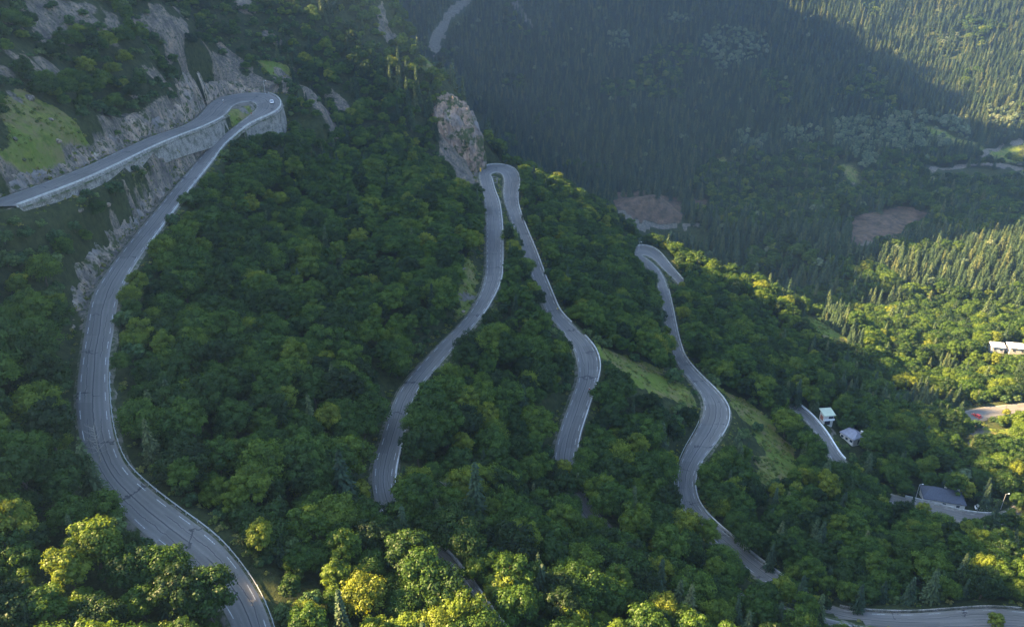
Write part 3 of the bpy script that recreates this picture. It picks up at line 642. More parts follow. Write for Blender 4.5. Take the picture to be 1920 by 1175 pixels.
# ---------------------------------------------------------------- vegetation prototypes
def quadcloud(centres, normals, sizes, tones, aspect=1.0, dirs=None):
    n = len(centres); nr = normals / np.maximum(1e-6, np.linalg.norm(normals, axis=1))[:, None]
    if dirs is None: dirs = rng.normal(size=(n, 3))
    u = dirs - nr * (dirs * nr).sum(1)[:, None]; u /= np.maximum(1e-6, np.linalg.norm(u, axis=1))[:, None]; v = np.cross(nr, u)
    s = sizes[:, None]; a = u * s * .5 * aspect; b = v * s * .5
    V = np.stack([centres - a, centres - b * .9 + a * .1, centres + a, centres + b * .9 + a * .1], 1)
    return V.reshape(-1, 3), np.repeat(tones, 4)
def cloudmesh(name, V, tone, mat):
    m = bpy.data.meshes.new(name); n = len(V) // 4
    m.vertices.add(len(V)); m.vertices.foreach_set('co', V.ravel().astype(np.float32)); m.loops.add(4 * n); m.loops.foreach_set('vertex_index', np.arange(4 * n, dtype=np.int32))
    m.polygons.add(n); m.polygons.foreach_set('loop_start', np.arange(0, 4 * n, 4, dtype=np.int32)); m.update(calc_edges=True)
    a = m.attributes.new('tone', 'FLOAT', 'POINT'); a.data.foreach_set('value', tone.astype(np.float32)); m.materials.append(mat); return m
def broad_crown(H, Rr, lobes, nleaf, leaf, mat, name, squash=.85, low=.25, seed=0):
    tilt = rng.uniform(-.12, .12, 2) * Rr
    C = []; Nn = []; T = []; L = []
    cz = H - Rr * squash
    for k_ in range(lobes):
        ph = math.acos(1 - (1 + .45) * (k_ + .5) / lobes); th = k_ * 2.39996 + rng.uniform(-.35, .35)
        lr = Rr * rng.uniform(.20, .42); rr = Rr - lr * .65 + rng.uniform(-.5, .28) * Rr * .5
        c = np.array([math.sin(ph) * math.cos(th) * rr, math.sin(ph) * math.sin(th) * rr, cz + math.cos(ph) * rr * squash]); L.append((c, lr, rng.uniform(.15, .85)))
    L.append((np.array([0, 0, cz]), Rr * .55, .3)); tot = sum(l[1] ** 2 for l in L)
    for c, lr, tn in L:
        per = int(nleaf * lr ** 2 / tot); c = c + np.array([tilt[0], tilt[1], 0]) * (c[2] - cz) / Rr
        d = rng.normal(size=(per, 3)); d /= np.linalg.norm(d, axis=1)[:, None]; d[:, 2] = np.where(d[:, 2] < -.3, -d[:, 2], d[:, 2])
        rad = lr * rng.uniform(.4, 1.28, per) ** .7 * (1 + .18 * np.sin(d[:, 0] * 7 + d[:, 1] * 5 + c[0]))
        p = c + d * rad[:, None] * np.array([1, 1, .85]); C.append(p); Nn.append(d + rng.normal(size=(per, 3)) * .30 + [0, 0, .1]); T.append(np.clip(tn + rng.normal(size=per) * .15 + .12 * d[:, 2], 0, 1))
    C = np.vstack(C); Nn = np.vstack(Nn); T = np.concatenate(T)
    V, tt = quadcloud(C, Nn, rng.uniform(.7, 1.3, len(C)) * leaf, T); return cloudmesh(name, V, tt, mat)
def trunk_mesh(name, H, r0, limbs, spread, crooked=.3):
    mb = MB(); p = Vector((0, 0, -1)); segs = 5
    for i in range(segs):
        q = Vector((rng.uniform(-1, 1) * crooked, rng.uniform(-1, 1) * crooked, H * .85 * (i + 1) / segs)); mb.tube(p, q, r0 * (1 - i / segs * .8), r0 * (1 - (i + 1) / segs * .8), 7, False); p = q
    for i in range(limbs):
        z = H * rng.uniform(.3, .7); a = i * 2.4; mb.tube((0, 0, z), (math.cos(a) * spread, math.sin(a) * spread, z + H * .2), r0 * .4, r0 * .1, 5, False)
    m = bpy.data.meshes.new(name); m.from_pydata(mb.v, [], mb.f); m.materials.append(M['bark']); return m
def spruce_crown(H, Rr, name, mat, gap=.0):
    C = []; Nn = []; T = []; D = []; S = []
    z = H * .12; 
    while z < H - .3:
        t = (z / H); rad = Rr * (1 - t) ** .8 * rng.uniform(.78, 1.1) + .15; nb = max(5, int(13 * (1 - t * .6)))
        a0 = rng.uniform(0, 6.28)
        for b in range(nb):
            a = a0 + b * 6.283 / nb + rng.uniform(-.2, .2); L = rad * rng.uniform(.7, 1.12); k_ = max(2, int(L / .42)); tn = rng.uniform(.1, .9)
            for s_ in range(k_):
                f_ = (s_ + .7) / k_; x = math.cos(a) * L * f_; y = math.sin(a) * L * f_; zz = z + .25 * L * f_ - .62 * L * f_ * f_
                side = rng.uniform(-.3, .3) * L * f_
                C.append((x - math.sin(a) * side, y + math.cos(a) * side, zz + rng.uniform(-.1, .1))); Nn.append((math.cos(a) * .45 + rng.normal() * .3, math.sin(a) * .45 + rng.normal() * .3, .8))
                D.append((math.cos(a), math.sin(a), -.5 * f_)); T.append(min(1, max(0, tn + .25 * (f_ - .5)))); S.append(.62 + .25 * rng.uniform())
        z += H * .034 * rng.uniform(.8, 1.15)
    C.append((0, 0, H)); Nn.append((1, 0, .1)); D.append((0, 0, 1)); T.append(.6); S.append(.6)
    V, tt = quadcloud(np.array(C), np.array(Nn), np.array(S), np.array(T), 1.5, np.array(D)); return cloudmesh(name, V, tt, mat)
KINDS = {}
def addkind(k_, lst): KINDS[k_] = lst
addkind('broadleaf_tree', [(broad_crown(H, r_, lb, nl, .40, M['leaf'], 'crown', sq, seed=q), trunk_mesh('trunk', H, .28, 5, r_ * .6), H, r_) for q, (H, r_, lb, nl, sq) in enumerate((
   (11, 4.4, 30, 7600, .95), (12.5, 4.1, 24, 7000, 1.1), (10, 4.8, 38, 7800, .8), (14, 3.7, 26, 7200, 1.4), (10.5, 5.2, 44, 8600, .8), (9.5, 3.4, 16, 5600, 1.0), (11, 4.4, 20, 7000, 1.0), (8, 3.6, 22, 5600, .8), (12, 4.6, 34, 8000, 1.0), (14, 3.3, 22, 6400, 1.7)))])
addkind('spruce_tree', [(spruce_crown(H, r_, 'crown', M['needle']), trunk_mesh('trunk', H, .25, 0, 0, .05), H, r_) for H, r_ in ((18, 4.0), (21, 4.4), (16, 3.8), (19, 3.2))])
addkind('pale_tree', [(broad_crown(H, r_, lb, nl, .5, M['pale'], 'crown', sq), trunk_mesh('trunk', H, .25, 4, r_ * .5), H, r_) for H, r_, lb, nl, sq in ((14, 3.8, 22, 3800, 1.4), (15, 3.4, 18, 3400, 1.7), (11, 4.2, 24, 3800, .9))])
addkind('bush', [(broad_crown(H, r_, lb, nl, .42, M['leaf2'], 'crown', sq), trunk_mesh('trunk', H, .12, 3, r_ * .5, .1), H, r_) for H, r_, lb, nl, sq in ((3.6, 2.4, 16, 2000, .7), (4.6, 2.6, 18, 2400, .9), (2.6, 2.1, 12, 1500, .6))])
M['tuft'] = leafmat('meadow_tufts', [(0, (.065, .10, .018)), (.5, (.11, .14, .025)), (1, (.19, .18, .055))], .2)
addkind('tuft', [(broad_crown(1.0, .9, 9, 260, .30, M['tuft'], 'crown', .7), None, 1.0, .9), (broad_crown(.6, .8, 7, 200, .28, M['tuft'], 'crown', .6), None, .6, .8)])
addkind('yellow_tree', [(broad_crown(9.5, 3.2, 18, 3200, .5, M['gold'], 'crown', 1.2), trunk_mesh('trunk', 9.5, .2, 4, 1.8), 9.5, 3.2)])
# ---------------------------------------------------------------- keep-clear image mask (what the photo shows unobstructed)
MW, MH = 960, 588; clear = np.zeros((MH + 200, MW + 400), bool); OX, OY = 200, 100
mgx, mgy = np.meshgrid((np.arange(MW + 400) - OX) * 2 + 1, (np.arange(MH + 200) - OY) * 2 + 1)
def clear_poly(poly):
    xs = [p[0] for p in poly]; ys = [p[1] for p in poly]
    i0, i1 = int(min(xs) / 2) + OX - 1, int(max(xs) / 2) + OX + 2; j0, j1 = int(min(ys) / 2) + OY - 1, int(max(ys) / 2) + OY + 2
    i0, i1 = max(0, i0), min(MW + 400, i1); j0, j1 = max(0, j0), min(MH + 200, j1)
    if i1 > i0 and j1 > j0: clear[j0:j1, i0:i1] |= inpoly(mgx[j0:j1, i0:i1], mgy[j0:j1, i0:i1], poly)
def clear_road(S, i0, i1, fa=0.0, fb=1.0):
    for i in range(i0, i1):
        s, t = S[i], S[i + 1]
        def e(q, f): return (q[0] + (q[2] - q[0]) * f, q[1] + (q[3] - q[1]) * f)
        clear_poly([e(s, fa), e(t, fa), e(t, fb), e(s, fb)])
clear_road(RA, 0, 24, -.05, 1.02); clear_road(RA, 24, 28, .3, 1.05); clear_road(RA, 28, 32, .12, 1.05); clear_road(RA, 32, 38, 0, 1.05); clear_road(RA, 38, 41, .0, .5)
clear_road(RA, 41, 43, .0, .55); clear_road(RA, 43, 50, 0, .9)
clear_road(RB, 0, 5, 0, .7); clear_road(RB, 7, 18, .08, 1.1); clear_road(RB, 18, 36, 0, 1.0); clear_road(RB, 36, 42, .35, 1.05); clear_road(RB, 42, 50, 0, 1.02)
clear_road(RC, 0, 6, 0, 1.); clear_road(RC, 9, 12, 0, .8); clear_road(RC, 12, 26, 0, 1.02); clear_road(RC, 27, 36, 0, .8); clear_road(RC, 36, 43, 0, 1.0); clear_road(RC, 49, 55, .2, 1.1); clear_road(RC, 58, 59, .2, 1); clear_road(RC, 60, 62, .3, 1.2)
clear_road(RE, 0, 6, 0, 1)
for poly in ([(430,215),(535,205),(538,240),(500,245),(440,235)], [(0,396),(170,335),(430,217),(432,232),(350,262),(250,305),(120,368),(0,402)],
    [(850,195),(872,184),(905,215),(906,335),(885,345),(855,330),(840,290),(846,240)], [(355,115),(400,100),(440,110),(445,140),(420,165),(375,210),(355,190)], [(445,140),(505,148),(500,172),(450,172)],
    [(0,320),(60,305),(190,235),(210,225),(300,215),(370,212),(340,238),(240,275),(100,336),(0,368)], [(140,590),(120,560),(160,480),(215,380),(290,320),(330,310),(270,400),(200,490),(165,560),(158,600)],
    [(1125,655),(1160,665),(1230,690),(1245,705),(1290,730),(1290,755),(1230,735),(1180,700)], [(1355,737),(1395,750),(1430,785),(1460,825),(1480,860),(1480,885),(1440,905),(1415,900),(1425,850),(1400,800),(1375,765)],
    [(1500,585),(1540,600),(1590,640),(1560,638)], [(1152,368),(1270,370),(1280,410),(1240,420),(1160,392)], [(1600,415),(1700,390),(1735,400),(1690,430),(1610,450)],
    [(1180,412),(1215,425),(1240,422),(1335,420),(1330,428),(1200,432)], [(1536,765),(1566,765),(1566,800),(1570,850),(1540,800)], [(1578,805),(1600,805),(1618,840),(1605,845),(1585,825)],
    [(1738,922),(1765,920),(1815,935),(1818,955),(1790,955),(1740,942)], [(1825,945),(1855,947),(1855,960),(1828,960)], [(1815,938),(1842,940),(1842,946),(1815,943)], [(1888,638),(1916,640),(1918,662),(1886,660)], [(1855,643),(1876,645),(1874,654),(1855,652)],
    [(0,225),(90,230),(140,260),(80,290),(0,310)], [(862,530),(890,520),(880,560),(862,570)], [(808,90),(850,15),(880,0),(840,50),(820,100)], [(488,146),(500,146),(500,172),(488,172)], [(1882,918),(1894,918),(1890,945),(1880,945)], [(1718,902),(1730,902),(1730,914),(1718,914)], [(1195,448),(1204,448),(1204,462),(1195,462)], [(898,285),(912,285),(912,312),(898,312)],
    [(1570,290),(1600,305),(1620,345),(1595,345)], [(1740,312),(1920,306),(1920,322),(1740,320)], [(1840,288),(1920,262),(1920,270),(1842,294)], [(425,205),(470,198),(478,210),(440,232)], [(1826,800),(1850,800),(1845,815),(1828,812)]):
    clear_poly(poly)
def blocked(P, H, Rr):
    pts = []
    for dx, hz in ((0, 1.0), (0, .72), (-.75, .6), (.75, .6), (-.5, .85), (.5, .85), (0, .45), (-.6, .35), (.6, .35)):
        q = P.copy(); q[:, 0] += dx * Rr; q[:, 2] += hz * H; pts.append(q)
    q = np.stack(pts, 1); a, b, _ = proj(q)
    i = np.clip((a / 2).astype(int) + OX, 0, MW + 399); j = np.clip((b / 2).astype(int) + OY, 0, MH + 199)
    return clear[j, i].any(1)
# ---------------------------------------------------------------- scatter
SC_POLY = [(0,0),(400,0),(520,140),(440,100),(360,110),(330,170),(200,220),(0,320)]
PALE = [[(1310,90),(1350,60),(1430,85),(1440,120),(1400,130),(1340,150)],[(1135,75),(1175,75),(1180,110),(1140,105)],[(1560,240),(1700,225),(1810,240),(1815,290),(1700,300),(1560,290)],[(1380,260),(1440,265),(1430,300),(1385,300)],
 [(1590,285),(1650,285),(1640,330),(1600,330)],[(1230,40),(1300,45),(1290,60),(1240,60)],[(1850,220),(1905,225),(1905,260),(1855,250)],[(1460,250),(1540,260),(1540,290),(1470,280)]]
def scatter(x0, x1, y0, y1, sp, seed):
    g = np.random.default_rng(seed); xs = np.arange(x0, x1, sp); ys = np.arange(y0, y1, sp); X, Y = np.meshgrid(xs, ys); X = X + (np.arange(len(ys)) % 2)[:, None] * sp / 2
    X = X + g.uniform(-.36, .36, X.shape) * sp; Y = Y + g.uniform(-.36, .36, Y.shape) * sp; return X.ravel(), Y.ravel()
TREES = []   # kind, variant, x, y, z, scale, rot, depth, px, py
def plant(X, Y, kinds, scale, chk=True):
    Z = hgt(X, Y); a, b, fw = proj(np.stack([X, Y, Z], -1)); out = []
    for kind in sorted(set(kinds)):
        m = np.where(kinds == kind)[0]; nv_ = len(KINDS[kind]); va = rng.integers(0, nv_, len(m)); H = np.array([KINDS[kind][v_][2] for v_ in va]) * scale[m]; Rr = np.array([KINDS[kind][v_][3] for v_ in va]) * scale[m]
        P = np.stack([X[m], Y[m], Z[m]], -1); ok = np.ones(len(m), bool)
        if chk: ok = ~blocked(P, H, Rr)
        rot = rng.uniform(0, 6.28, len(m))
        for q in np.where(ok)[0]:
            i = m[q]; TREES.append((kind, int(va[q]), X[i], Y[i], Z[i] - .3, float(scale[i]), float(rot[q]), float(fw[i]), float(a[i]), float(b[i]), float(H[q]), float(Rr[q])))
# near hillside
X, Y = scatter(-235, 460, 62, 570, 5.0, 1)
Z = hgt(X, Y); a, b, fw = proj(np.stack([X, Y, Z], -1)); u = rng.uniform(size=len(X))
keep = (a > -330) & (a < 2250) & (b > -160) & (b < 1650)
dr = bil(DROAD, X, Y); 
HID = np.vstack([r.c[st_idx(r, i):st_idx(r, j)] for r, i, j in ((roadA, 25, 31), (roadB, 0, 8), (roadB, 50, 60), (roadC, 6, 12), (roadC, 43, 49), (roadC, 55, 59), (roadC, 62, 66))])[::2]
hd = np.full(len(X), 1e9)
for i in range(0, len(X), 4000): hd[i:i + 4000] = np.sqrt(((np.stack([X, Y], 1)[i:i + 4000, None] - HID[None, :, :2]) ** 2).sum(-1)).min(1)
keep &= (dr > np.where(hd < 9, -2.2, 2.5))
def msk(A): return bil(A, X, Y) > .3
rock = bil(mk_rock, X, Y) > .5; grs = bil(mk_grass, X, Y) > .5; grv = bil(mk_grav, X, Y) > .5
keep &= ~grs & ~grv & ~(rock & (u > .16)) & ((Y < 500) | (X < -40))
keep &= ~((X > SP[0] - 7) & (X < SP[0] + 14) & (np.abs(Y - SP[1]) < 15))
kinds = np.full(len(X), 'broadleaf_tree', dtype=object); scale = rng.uniform(.55, 1.08, len(X)) * (.82 + .36 * vnoise(X / 18, Y / 18, 4)) * np.interp(Y, [90, 170], [.86, 1.])
scr = inpoly(a, b, SC_POLY) & (Y < 430) | ((a < 560) & (b < 200)); dens = fbm(X / 16, Y / 16, 77)
keep &= ~(scr & (dens < .24)); scale = np.where(scr, scale * .78, scale); kinds[scr & (u < .25)] = 'bush'
upl = (a > 520) & (a < 860) & (b < 330); keep &= ~(upl & (dens < .30)); kinds[upl & (vnoise(X / 22, Y / 22, 8) > .52) & (u < .75)] = 'spruce_tree'; scale = np.where(upl, scale * .82, scale)
betw = inpoly(a, b, [(0, 400), (430, 235), (400, 300), (160, 600), (150, 620), (0, 620)]) & (Y < 420)
keep &= ~(betw & (dens < .36)); scale = np.where(betw, scale * .8, scale); kinds[betw & (u < .5)] = 'bush'
kinds[rock] = 'bush'
kinds[(~scr) & (~rock) & (~betw) & (u > .955 - .05 * (b > 750))] = 'spruce_tree'
lowr = (X > 150) & (Y < 420) & (vnoise(X / 30, Y / 30, 15) > .6); kinds[lowr & (u < .6)] = 'spruce_tree'
rdg = inpoly(a, b, [(1440, 520), (1560, 590), (1620, 650), (1590, 660), (1500, 600), (1430, 560)]); kinds[rdg & (u < .8)] = 'spruce_tree'
scale = np.where((kinds == 'spruce_tree') & (Y < 430), scale * .68, scale); kinds[(kinds == 'broadleaf_tree') & (b > 930) & (u < .03)] = 'yellow_tree'
kinds[(kinds == 'broadleaf_tree') & (X > 100) & (Y < 300) & (u > .30) & (u < .306)] = 'pale_tree'
plant(X[keep], Y[keep], kinds[keep], scale[keep])
# undergrowth between the trees on the near slope and along the road verges
X, Y = scatter(-200, 300, 65, 480, 5.6, 2); Z = hgt(X, Y); a, b, fw = proj(np.stack([X, Y, Z], -1)); dr = bil(DROAD, X, Y)
keep = (a > -150) & (a < 2050) & (b > -60) & (b < 1350) & (dr > 2.0) & ~(bil(mk_grass, X, Y) > .55) & (bil(mk_grav, X, Y) < .5) & ~((bil(mk_rock, X, Y) > .5) & (rng.uniform(size=len(X)) > .3)); keep &= (dr < 9) | (rng.uniform(size=len(X)) < .35) | ((a < 560) & (b < 330) & (rng.uniform(size=len(X)) < .8)) | ((a < 420) & (b < 620) & (b > 250))
plant(X[keep], Y[keep], np.full(keep.sum(), 'bush', dtype=object), rng.uniform(.55, 1.1, keep.sum()))
X, Y = scatter(-200, 300, 65, 520, 1.25, 9); mg = bil(mk_grass, X, Y); dr = bil(DROAD, X, Y); a, b, fw = proj(np.stack([X, Y, hgt(X, Y)], -1))
keep = (mg > .2) & (dr > 1.2) & (a > -50) & (a < 1970) & (b > -50) & (b < 1220) & (rng.uniform(size=len(X)) < .2 + .6 * (fbm(X / 5, Y / 5, 71) > .5))
plant(X[keep], Y[keep], np.full(keep.sum(), 'tuft', dtype=object), rng.uniform(.3, 1.0, keep.sum()), False)
keep = (mg > .12) & (mg < .75) & (dr > 3) & (rng.uniform(size=len(X)) < .05); plant(X[keep], Y[keep], np.full(keep.sum(), 'bush', dtype=object), rng.uniform(.3, .9, keep.sum()), False)
# ridge and valley floor to the right, far slope
def far(x0, x1, y0, y1, sp, seed, lo, hi):
    X, Y = scatter(x0, x1, y0, y1, sp, seed); Z = hgt(X, Y); a, b, fw = proj(np.stack([X, Y, Z], -1)); u = rng.uniform(size=len(X))
    keep = (a > 520) & (a < 2200) & (b > -330) & (b < 900) & ((X > -40) | (Y > 560)) 
    keep &= ((bil(mk_grass, X, Y) < .3) | (u < .12)) & (bil(mk_grav, X, Y) < .4) & ((bil(mk_red, X, Y) < .4) | (u < .12))
    kinds = np.full(len(X), 'spruce_tree', dtype=object); nz = vnoise(X / 45, Y / 45, 6)
    br_ = ((a > 1300) & (b > 265 + 60 * nz) & (b < 440) & (nz > .25)) | ((a > 1350) & (b > 350) & (nz > .55)) | (nz > .80)
    kinds[br_ & (u < .75)] = 'broadleaf_tree'
    for pl in PALE: kinds[inpoly(a, b + 8, pl) & (u < .8)] = 'pale_tree'
    kinds[(u > .985)] = 'pale_tree'
    scale = rng.uniform(lo, hi, len(X)); scale = np.where(kinds == 'broadleaf_tree', scale * 1.15, scale); scale = np.where(kinds == 'pale_tree', scale * .95, scale)
    gapn = fbm(X / 14, Y / 14, 90); keep &= gapn > .27
    plant(X[keep], Y[keep], kinds[keep], scale[keep])
far(-60, 700, 500, 700, 6.0, 3, .7, 1.15)
far(-330, 1250, 700, 1500, 6.0, 4, .62, 1.05)
# unseen spruces added on the western ridge skyline to break up its shadow
X, Y = scatter(-345, -312, -150, 620, 9., 5); n = len(X); keep = rng.uniform(size=n) < .75
plant(X[keep], Y[keep], np.array(['spruce_tree'] * keep.sum(), dtype=object), rng.uniform(.5, .9, keep.sum()), False)
print('trees', len(TREES))
# individually placed trees
def special(kind, px, py, var, sc_, label, y0=70):
    p = ground_px(px, py, y0); SPECIAL.append((kind, var, p, sc_, label))
SPECIAL = []
special('spruce_tree', 183, 945, 0, .78, 'tall dark spruce standing in front of the left road beside its lower bend')
special('spruce_tree', 648, 960, 2, .95, 'golden topped spruce rising alone between the left road and the middle road')
special('spruce_tree', 893, 985, 1, .85, 'broad dark brown spruce right of the middle road near the photo bottom')
for q_, (px, py, var, sc_, lb) in enumerate([(770, 1100, 1, .95, 'broadleaf tree leaning over the left edge of the bottom middle road, highest of five'), (800, 1135, 8, .95, 'domed broadleaf tree hiding the left edge of the bottom middle road'), (835, 1172, 0, .95, 'round broadleaf tree below the bottom middle road near the photo edge'),
   (870, 1212, 6, 1.0, 'loose broadleaf tree at the photo bottom left of the middle road'), (905, 1245, 4, .9, 'wide broadleaf tree cut by the photo bottom beside the middle road'), (320, 1125, 8, .85, 'domed broadleaf tree inside the lower bend of the left road'), (350, 1170, 1, .85, 'oval broadleaf tree at the inner edge of the lower left road'),
   (735, 1040, 7, .95, 'compact broadleaf tree where the middle road disappears under trees'), (762, 1010, 0, .8, 'small round tree over the bend of the middle road'), (1322, 1035, 3, .8, 'upright tree hiding the bend of the third road'), (1290, 1010, 0, .8, 'round tree just left of the third road below its bend')]):
    special('broadleaf_tree', px, py, var, sc_, lb)
special('broadleaf_tree', 1294, 562, 0, .8, 'round tree hiding the road end just past the small far hairpin', 300); special('broadleaf_tree', 1280, 550, 7, .85, 'compact tree over the outer edge of the small far hairpin', 300); special('broadleaf_tree', 1303, 578, 8, .8, 'domed tree just below the small far hairpin on its right', 300)
special('spruce_tree', 1250, 455, 3, .6, 'small slender spruce standing by the gravel quarry road', 600)
special('yellow_tree', 1007, 1060, 0, .8, 'bright yellow green tree standing alone below the middle of the wood')
special('bush', 1265, 718, 1, 1.3, 'round green bush standing alone in the upper meadow')
special('bush', 1420, 808, 0, 1.0, 'small round bush near the top of the lower meadow')
special('yellow_tree', 1884, 782, 0, .5, 'small round golden tree beside the sunlit road at the right edge')
special('yellow_tree', 1862, 1180, 0, .55, 'small golden bush like tree on the road at the bottom right corner')
special('broadleaf_tree', 405, 1190, 1, .95, 'bright green upright tree beside the left road at the photo bottom')
def zone(px, py, Y):
    if Y > 700:
        if py < 210: return 'high on the far slope, %s' % ('by the scree gully' if px < 1000 else 'top centre' if px < 1300 else 'top right' if px < 1620 else 'in the sunlit top right corner')
        if py < 330: return 'halfway up the far slope, %s' % ('behind the rocky spur' if px < 1150 else 'above the red quarry' if px < 1400 else 'by the small grass clearings' if px < 1660 else 'by the far right track')
        return 'low on the far slope, %s' % ('by the red quarry' if px < 1340 else 'left of the brown clearing' if px < 1580 else 'right of the brown clearing')
    if Y > 480: return 'in the gorge, %s' % ('far left below the quarry' if px < 1450 else 'left of the brown clearing' if px < 1560 else 'directly below the brown clearing' if px < 1700 else 'right of the brown clearing' if py < 520 else 'above the white roofs')
    xa = np.interp(py, [200, 300, 400, 480, 600, 780, 900, 1000, 1175], [480, 400, 300, 235, 190, 175, 220, 310, 480])
    xb = np.interp(py, [300, 500, 560, 650, 730, 850, 930, 1000, 1175], [910, 925, 910, 835, 765, 725, 725, 790, 920])
    xc = np.interp(py, [300, 400, 500, 600, 680, 760, 850, 950, 1175], [950, 970, 1000, 1050, 1100, 1085, 1060, 1080, 1400])
    xd = np.interp(py, [460, 520, 620, 700, 780, 900, 950, 1040, 1175], [1215, 1240, 1262, 1300, 1340, 1290, 1305, 1400, 1560])
    if py < 380 and px < np.interp(py, [180, 260, 380], [520, 300, 10]): return 'on the rocky slope above the topmost road'
    if py < 300 and px < 900: return 'on the steep spur behind the uppermost hairpin'
    if px < xa: return 'on the slope left of the long left road' if py < 840 else 'in the sunlit wood at the bottom left corner'
    if px < xb:
        if py > 950: return 'in the dark wood at the bottom left of centre'
        return 'in the %s big wood between left and middle roads' % ('upper' if py < 480 else 'central' if py < 720 else 'lower')
    if px < xc: return 'in the wedge of wood inside the middle hairpin' if py < 800 else 'in the wood below the middle hairpin legs'
    if px < xd: return 'in the wood above the upper meadow' if py < 660 else 'in the wood below the upper meadow' if py < 960 else 'in the dark wood at the bottom centre'
    if px > 1700 and py > 600 and py < 770: return 'in the sunlit wood by the white roofs'
    if py < 760: return 'on the ridge right of the small far hairpin'
    if py > 980: return 'in the dark wood at the bottom right'
    return 'in the wood around the lower right houses'
def size_word(kind, s, H):
    return 'tall' if H > 11.5 else 'medium sized' if H > 8.2 else 'small' if kind != 'bush' else 'leafy'
DESC = {'broadleaf_tree': ['round crowned broadleaf tree', 'oval crowned broadleaf tree', 'low spreading broadleaf tree', 'upright lobed broadleaf tree', 'wide crowned broadleaf tree', 'narrow broadleaf tree', 'loose clumped broadleaf tree', 'compact broadleaf tree', 'full domed broadleaf tree', 'column shaped broadleaf tree'],
  'spruce_tree': ['dark conical spruce', 'pointed spruce', 'stout spruce', 'slender spruce'], 'pale_tree': ['pale silvery tree', 'slim pale silvery tree', 'round pale silvery tree'],
  'bush': ['rounded green shrub', 'upright green shrub', 'low green shrub'], 'yellow_tree': ['yellow green leafy tree'], 'tuft': ['tuft', 'tuft']}
CAT = {'broadleaf_tree': 'tree', 'spruce_tree': 'spruce', 'pale_tree': 'tree', 'bush': 'bush', 'yellow_tree': 'tree'}
NAME = {'broadleaf_tree': 'broadleaf_tree', 'spruce_tree': 'spruce_tree', 'pale_tree': 'pale_tree', 'bush': 'bush', 'yellow_tree': 'yellow_green_tree'}
def make_tree(kind, var, loc, s, rot, label, group):
    root = empty(NAME[kind], loc, rot, s); tag(root, label, CAT[kind], group)
    cr_, tr_, H, Rr = KINDS[kind][var]
    c = bpy.data.objects.new('crown', cr_); link(c, root); t = bpy.data.objects.new('trunk', tr_); link(t, root); return root
for kind, var, p, s, label in SPECIAL: make_tree(kind, var, tuple(p - [0, 0, .3]), s, rng.uniform(0, 6), label, None)
BM = MB(); q_ = Vector((0, 0, -1))
for i in range(7): BM.tube((.08 * i, 0, 1.6 * i - 1), (.08 * (i + 1), .05 * i, 1.6 * i + .6), .16 - .018 * i, .14 - .018 * i, 6, False)
for i in range(26):
    z = 3 + i * .27; a = i * 2.4; L = 2.2 - i * .05; e_ = (math.cos(a) * L, math.sin(a) * L, z + .9); BM.tube((.05 * z, 0, z), e_, .05, .02, 4, False); BM.tube(e_, (e_[0] * 1.3 + .2, e_[1] * 1.3, z + 1.5), .02, .008, 4, False); BM.tube(e_, (e_[0] * 1.2 - .3, e_[1] * 1.2 + .3, z + 1.3), .02, .008, 4, False)
M['snag'] = plain('bleached_dead_wood', (.30, .27, .23), .95, .05)
for px, py, sc_, lb in ((190, 872, .8, 'grey leafless dead tree left of the lower left road'), (1210, 505, .8, 'pale bare trunk standing left of the small far hairpin'), (1855, 1085, .8, 'pale bare tree in the dark wood near the bottom right corner'), (835, 960, .8, 'bare brown dead tree right of the middle road'), (1310, 1000, .7, 'thin dead tree beside the lower bend of the third road')):
    p = ground_px(px, py); r_ = BM.build('dead_tree', M['snag']); r_.location = tuple(p); r_.scale = (sc_,) * 3; tag(r_, lb, 'dead tree')
LIM = {'broadleaf_tree': 292, 'spruce_tree': 290, 'pale_tree': 150, 'bush': 290, 'yellow_tree': 60, 'tuft': 0}
rest = {}; PICK = []
for kind in KINDS:
    L = [t for t in TREES if t[0] == kind]
    def vis(t):
        q = np.array([t[2], t[3], t[4] + t[10] * .75]); a, b, f_ = proj(q)
        inside = (5 < a < CW - 5) and (5 < b < CH - 5); return (0 if inside else 1, -t[11] * (2 if kind != 'spruce_tree' else 3) / t[7])
    L.sort(key=vis); nin = sum(1 for t in L if vis(t)[0] == 0); lim = min(LIM[kind], nin)
    for t in L[:lim]:
        zn = zone(t[8], t[9] - F * t[10] / t[7] * .5, t[3]); PICK.append((t, zn, DESC[kind][t[1]], size_word(kind, t[5], t[10])))
    rest[kind] = L[lim:]
groups_ = {}
for q in PICK: groups_.setdefault((q[3], q[2], q[1]), []).append(q)
ORD = ['leftmost'] + [w_ + ' from left' for w_ in 'second third fourth fifth sixth seventh eighth ninth tenth eleventh twelfth thirteenth fourteenth fifteenth sixteenth seventeenth eighteenth nineteenth twentieth'.split()]
for (sz, de, zn), L in groups_.items():
    L.sort(key=lambda q: q[0][8])
    for n_i, (t, _, _, _) in enumerate(L):
        if len(L) == 1: lab = '%s %s %s' % (sz, de, zn)
        else:
            o_ = 'rightmost' if n_i == len(L) - 1 else ORD[n_i] if n_i < len(ORD) else ''
            lab = ('%s %s %s, %s' % (sz, de, zn, o_)) if o_ else '%s %s %s' % (sz, de, zn)
            for a_, b_ in (('medium sized', 'mid-size'), (' of wood', ''), ('the big wood', 'big wood'), ('second from left', 'second leftmost'), (' the ', ' '), (' broadleaf tree', ' tree'), ('silvery ', ''), ('mid-size ', ''), (' small ', ' '), (' far ', ' ')):
                if len(lab.replace(',', ' ').replace('-', ' ').split()) > 16: lab = lab.replace(a_, b_)
        make_tree(t[0], t[1], (t[2], t[3], t[4]), t[5], t[6], lab, '%ss %s' % (de, zn))
